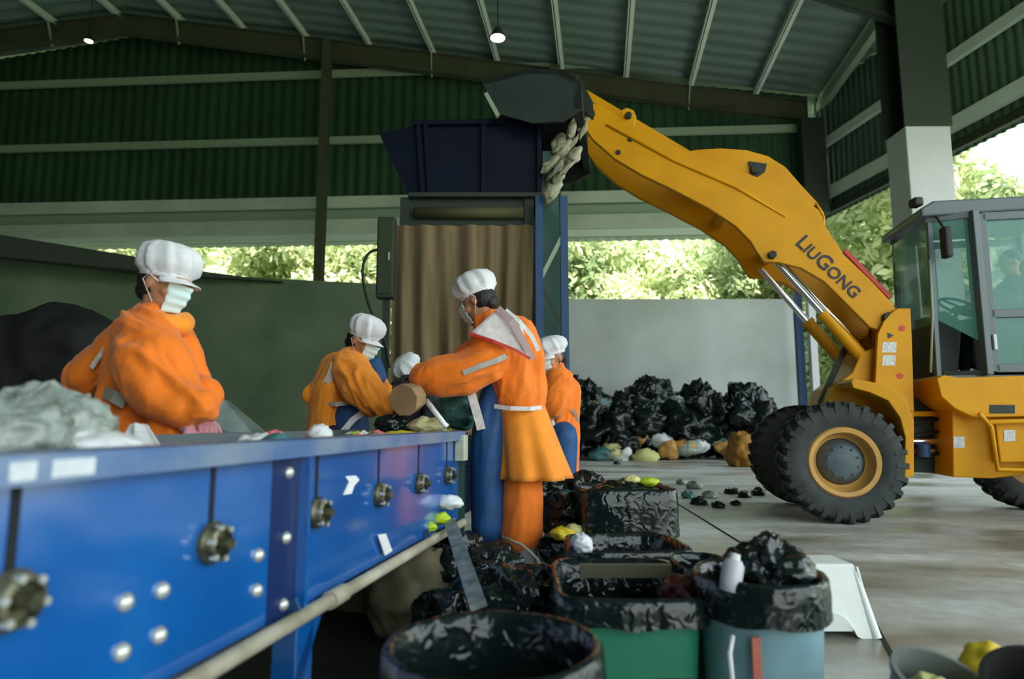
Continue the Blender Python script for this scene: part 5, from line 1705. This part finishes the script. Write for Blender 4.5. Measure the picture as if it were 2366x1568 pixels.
bagthing('bin_bag', cD + V((0, 0, 0.52)), (0.20, 0.16, 0.06), 0.02, 16, 33, M['bag'], 'black bag filling the farthest bin of the row', 'bag', nu=60, nv=40)

# white plastic stool
sc_ = gnd(1915, 1462, 0)
st = thing('step_stool', V((sc_.x, sc_.y + 0.08, 0)), 'white plastic step stool on the floor behind the grey blue bin', 'stool')
o_ = ORG[st.name]
hz = 0.29
top = MB().prism([o_ + V((x * 0.12, y * 0.10, hz - 0.02)) for x, y in ((-1, -1), (1, -1), (1, 1), (-1, 1))], (0, 0, 0.022))
link('seat', top, M['stool'], st, bevel=0.02)


def side_(ax):
    for s in (-1, 1):
        pts = []
        w0, w1 = 0.118, 0.155
        def fn(u, v, s=s):
            w = w0 + (w1 - w0) * v
            a = (u - 0.5) * 2 * w
            d = (0.098 + 0.05 * v) if ax == 'y' else (0.12 + 0.05 * v)
            z = (hz - 0.01) * (1 - v)
            zc = 0.10 * max(0, 1 - ((u - 0.5) / 0.26) ** 2) * (1 if v > 0.99 else 0)
            z = max(z, zc)
            return o_ + (V((a * 1.12, s * d, z)) if ax == 'y' else V((s * d, a * 0.95, z)))
        yield MB().slab(fn, 20, 10, (0, 0.006 * s, 0) if ax == 'y' else (0.006 * s, 0, 0))


for ax in 'yx':
    for mb in side_(ax):
        link('side_panel', mb, M['stool'], st, smooth=True, auto=40)
for sx in (-1, 1):
    for sy in (-1, 1):
        link('leg', MB().tube([o_ + V((sx * 0.118, sy * 0.097, hz - 0.03)), o_ + V((sx * 0.168, sy * 0.145, 0.0))], [0.014, 0.022], 12), M['stool'], st, smooth=True, auto=50)
link('grip_hole', MB().box(o_ + V((0.085, -0.105, hz - 0.07)), (0.02, 0.006, 0.035)), M['bin_dark'], st)

# buckets at the bottom right corner
def bucket(label, c, ax, r, m_in, m_rim):
    t = thing('bucket', V((c.x, c.y, 0)), label, 'bucket')
    link('body', MB().lathe([(r * 0.8, -0.26), (r, 0.0), (r * 1.06, 0.0), (r * 1.06, 0.015), (r * 0.95, 0.015), (r * 0.76, -0.24), (0.0, -0.24), (0, -0.26), (r * 0.8, -0.26)], c, ax, 48), m_rim, t, smooth=True, auto=40)
    link('handle', MB().tube([c + frame(ax) @ V((r * 1.1 * math.cos(a), r * 1.1 * math.sin(a), 0.03 + 0.02 * math.sin(a))) for a in [i * math.pi / 16 for i in range(17)]], 0.006, 8), M['bolt'], t, smooth=True) if 0 else None
    return t


c1 = at(2172, 1578, 1.62)
ax1 = V((0.1, -0.35, 0.9)).normalized()
bucket('grey bucket with pale yellow stuff inside, at the bottom right corner', c1, ax1, 0.10, None, mat('grey bucket plastic', (0.16, 0.18, 0.17), 0.4))
bagthing('foam_piece', c1 - ax1 * 0.05, (0.06, 0.065, 0.05), 0.008, 16, 41, M['yellow_pale'], 'pale yellow foam lying in the grey bucket', 'foam')
c2 = at(2420, 1600, 1.55)
bucket('dark bucket tilted at the very right edge of the picture bottom', c2, V((-0.2, -0.4, 0.9)).normalized(), 0.12, None, M['black'])
bagthing('foam_piece', at(2285, 1535, 1.85), (0.07, 0.06, 0.05), 0.008, 14, 43, M['yellow'], 'yellow plastic piece between the two buckets at the lower right', 'plastic')

# long black hose on the floor leading to the buckets
# black bags piled at the end of the conveyor
BG = 'black bag in the pile between the conveyor end and the bins'
pile = [(1135, 1345, 2.9, 0.16), (1250, 1420, 2.75, 0.14), (1080, 1310, 3.0, 0.16), (1200, 1400, 2.45, 0.15), (1320, 1260, 3.4, 0.13), (1330, 1200, 3.6, 0.16), (1265, 1150, 3.9, 0.16), (1060, 1430, 2.5, 0.13), (1010, 1330, 2.9, 0.12), (1345, 1150, 3.9, 0.17)]
for i, (px, py, Y, r) in enumerate(pile):
    c = at(px, py, Y)
    c.z = max(c.z, r * 0.7)
    bagthing('bin_bag', c, (r, r * 0.9, r * 0.75), 0.04, 9, 50 + i * 1.3, M['bag'], BG, 'bag', 'black bags beside the conveyor end', zmin=0.003, nu=60, nv=40)
for i, (px, py, Y, s, mk, nm, lb, cat) in enumerate((
        (1038, 1160, 3.0, 0.045, 'bag_white', 'plastic_scrap', 'white plastic caught at the far end of the lower pipe', 'plastic scrap'),
        (1018, 1196, 2.95, 0.03, 'lime', 'plastic_scrap', 'lime green scrap on the lower pipe end', 'plastic scrap'),
        (992, 1216, 2.85, 0.026, 'lime', 'plastic_scrap', 'lime green scrap just left of the white plastic, lower on the pipe', 'plastic scrap'),
        (1302, 1232, 3.2, 0.04, 'yellow', 'plastic_scrap', 'yellow strip on the bags right of the orange trouser leg', 'plastic scrap'),
        (1325, 1222, 3.3, 0.03, 'yellow_pale', 'plastic_scrap', 'pale yellow scrap beside the yellow strip', 'plastic scrap'),
        (1310, 1355, 2.5, 0.035, 'bag_white', 'plastic_scrap', 'white shiny scrap on the bags left of the green bin', 'plastic scrap'),
        (1300, 1150, 3.8, 0.07, 'teal', 'plastic_scrap', 'blue green plastic lying on the bags behind the orange trouser leg', 'plastic scrap'),
        (1283, 1325, 2.65, 0.04, 'red', 'plastic_scrap', 'dark red scrap among the black bags left of the green bin', 'plastic scrap'))):
    bagthing(nm, at(px, py, Y), (s * 1.3, s, s * 0.6), 0.01, 26, 70 + i, M[mk], lb, cat, nu=24, nv=16)
# pale strip (leaning board) at the conveyor end
a0, a1_ = at(1040, 1205, 2.95), at(1105, 1400, 2.12)
tag(link('board', MB().beam(a0, a1_, 0.055, 0.02, up=V((0, -1, 0.4))), mat('scratched grey board', (0.28, 0.32, 0.31), 0.5, var=0.6, vscale=18, col2=(0.10, 0.13, 0.12)), bevel=0.002), 'narrow scratched grey board leaning down from the end of the conveyor', 'board')
# curved cane on the bags
cpts = [at(1160, 1240, 3.0), at(1205, 1258, 2.95), at(1240, 1290, 2.9), at(1255, 1320, 2.85)]
tag(link('cane', MB().tube(cpts, 0.007, 8), M['pipe'], smooth=True), 'thin pale curved cane lying on the black bags', 'cane')
# olive sack wall under the belt
so = bagthing('sack', at(960, 1310, 2.9) + V((0, 0, -0.12)), (0.20, 0.16, 0.22), 0.035, 9, 90, mat('olive sack', (0.20, 0.175, 0.10), 0.9, var=0.5, vscale=5), 'tall olive brown sack standing under the conveyor', 'sack', zmin=0.003)
bagthing('sack', at(870, 1370, 3.35) + V((0, 0, -0.1)), (0.20, 0.16, 0.22), 0.035, 9, 91, mat('brown sack', (0.16, 0.13, 0.075), 0.9, var=0.5, vscale=5), 'low brown sack under the conveyor, left of the tall one', 'sack', zmin=0.003)

# ================================================================== WASTE HEAP AT THE BACK WALL
rnd = random.Random(21)
HG = 'black bin bag in the waste heap against the grey back wall'
proto = None
bagp = []
for v in range(4):
    mb = blobmesh((0, 0, 0.0), (0.36, 0.30, 0.26), 0.30, 3.6, 100 + v * 7, 40, 26)
    bagp.append(mb)
made = {}
slots = []
for i in range(44):
    px = 1325 + (i % 11) * 37 + rnd.uniform(-14, 14)
    row = i // 11
    Yh = 16.2 + row * 0.7
    zz = 0.25 + row * (0.23 + 0.12 * math.sin(px * 0.03)) + rnd.uniform(-0.12, 0.12)
    if px > 1660:
        zz *= 0.75
    slots.append((at(px, 1000, Yh).x, Yh, zz))
for i, (x, y, z) in enumerate(slots):
    k = i % 4
    if k not in made:
        o = link('bin_bag', bagp[k], M['bag'], smooth=True)
        tag(o, HG, 'bag', 'black bags in the heap at the back wall')
        made[k] = o
    else:
        o = made[k].copy()
        COL.objects.link(o)
    o.location = (x, y, max(0, z - 0.25))
    o.rotation_euler = (rnd.uniform(-0.5, 0.5), rnd.uniform(-0.5, 0.5), rnd.uniform(0, 6.28))
    s = rnd.uniform(0.75, 1.25)
    o.scale = (s, s, s * rnd.uniform(0.8, 1.3))
cl = [('bag_white', 'white'), ('teal', 'blue green'), ('card', 'brown'), ('yellow_pale', 'pale yellow'), ('bag_clear', 'grey'), ('ld_orange', 'orange brown'), ('bin_grey', 'blue grey')]
for i in range(64):
    px = rnd.uniform(1330, 1735)
    row = rnd.random()
    Yh = 15.45 + row * 1.75
    z = 0.02 + row * 1.4 * (0.75 if px > 1640 else 1.0)
    mk, wd = cl[i % len(cl)]
    c = at(px, 1000, Yh)
    o = link('plastic_scrap', blobmesh(V((c.x, Yh, z + 0.05)), (rnd.uniform(0.12, 0.34), 0.12, rnd.uniform(0.07, 0.2)), 0.08, 5, 200 + i, 20, 14), M[mk], smooth=True)
    tag(o, '%s scrap in the waste heap against the grey back wall' % wd, 'plastic scrap', '%s scraps in the heap at the back wall' % wd)
# orange brown lump left of the far loader wheel
bagthing('waste_sack', V((at(1712, 1030, 13.5).x, 13.5, 0.3)), (0.24, 0.25, 0.36), 0.08, 5, 61, mat('orange sack', (0.42, 0.20, 0.03), 0.8, var=0.5, vscale=5), 'orange brown sack on the floor left of the loader front wheels', 'sack', zmin=0.0)
# small scraps strewn on the floor
for i, (px, py, s, mk, wd) in enumerate(((1575, 1118, 0.045, 'bag_clear', 'grey'), (1605, 1128, 0.06, 'bag_clear', 'grey'), (1640, 1150, 0.05, 'bag_clear', 'grey'), (1590, 1150, 0.05, 'teal', 'dark green'), (1615, 1165, 0.05, 'bag', 'black'),
                                  (1690, 1140, 0.05, 'bag', 'black'), (1720, 1148, 0.045, 'bag', 'black'), (1752, 1143, 0.05, 'bag', 'black'), (1660, 1172, 0.04, 'bag', 'black'), (1700, 1166, 0.03, 'bag', 'black'), (1425, 1072, 0.04, 'bag', 'black'))):
    c = gnd(px, py, 0)
    bagthing('plastic_scrap', c + V((0, 0, s * 0.5)), (s * 1.5, s * 1.6, s * 1.0), s * 0.45, 12, 300 + i, M[mk], '%s plastic scrap lying on the open floor before the loader' % wd, 'plastic scrap', '%s scraps on the open floor' % wd, zmin=0.002, nu=22, nv=16)

# ================================================================== DARK HEAP AT THE LEFT
hb = MB()
for px, py, r in ((45, 820, 0.38), (140, 810, 0.46), (195, 805, 0.36), (80, 880, 0.50), (185, 890, 0.40), (30, 900, 0.5), (130, 980, 0.6), (30, 1040, 0.6), (210, 1000, 0.5)):
    hb.ell(at(px, py, 6.3), (r, 0.45, r))
fu = fused(hb, 0.05, 8, crumple(0.03, 3.0, 2.0))
for p in fu.v:
    p.z = max(p.z, 0.002)
base = MB().box((at(110, 1000, 6.3).x, 6.3, 0.35), (2.2, 0.9, 0.7))
hp_ = link('covered_heap', fu, mat('black tarpaulin', (0.006, 0.008, 0.008), 0.8), smooth=True)
tag(hp_, 'big black tarpaulin-covered heap standing behind the nearest worker at the left', 'tarpaulin heap')
link('pallet', MB().box((at(110, 1000, 6.3).x, 6.3, 0.07), (2.3, 1.0, 0.14)), M['dark_steel'], hp_)
# black bags on the floor behind the belt
for i, (px, py, Y, r) in enumerate(((700, 985, 6.0, 0.22), (650, 1000, 6.3, 0.18), (745, 1010, 6.2, 0.2))):
    c = at(px, py, Y)
    bagthing('bin_bag', V((c.x, c.y, 0.35)), (r * 1.2, r, 0.42), 0.05, 5, 400 + i, M['bag'], 'black bag standing on the floor behind the conveyor, left of the second worker', 'bag', 'black bags behind the conveyor', zmin=0.0)
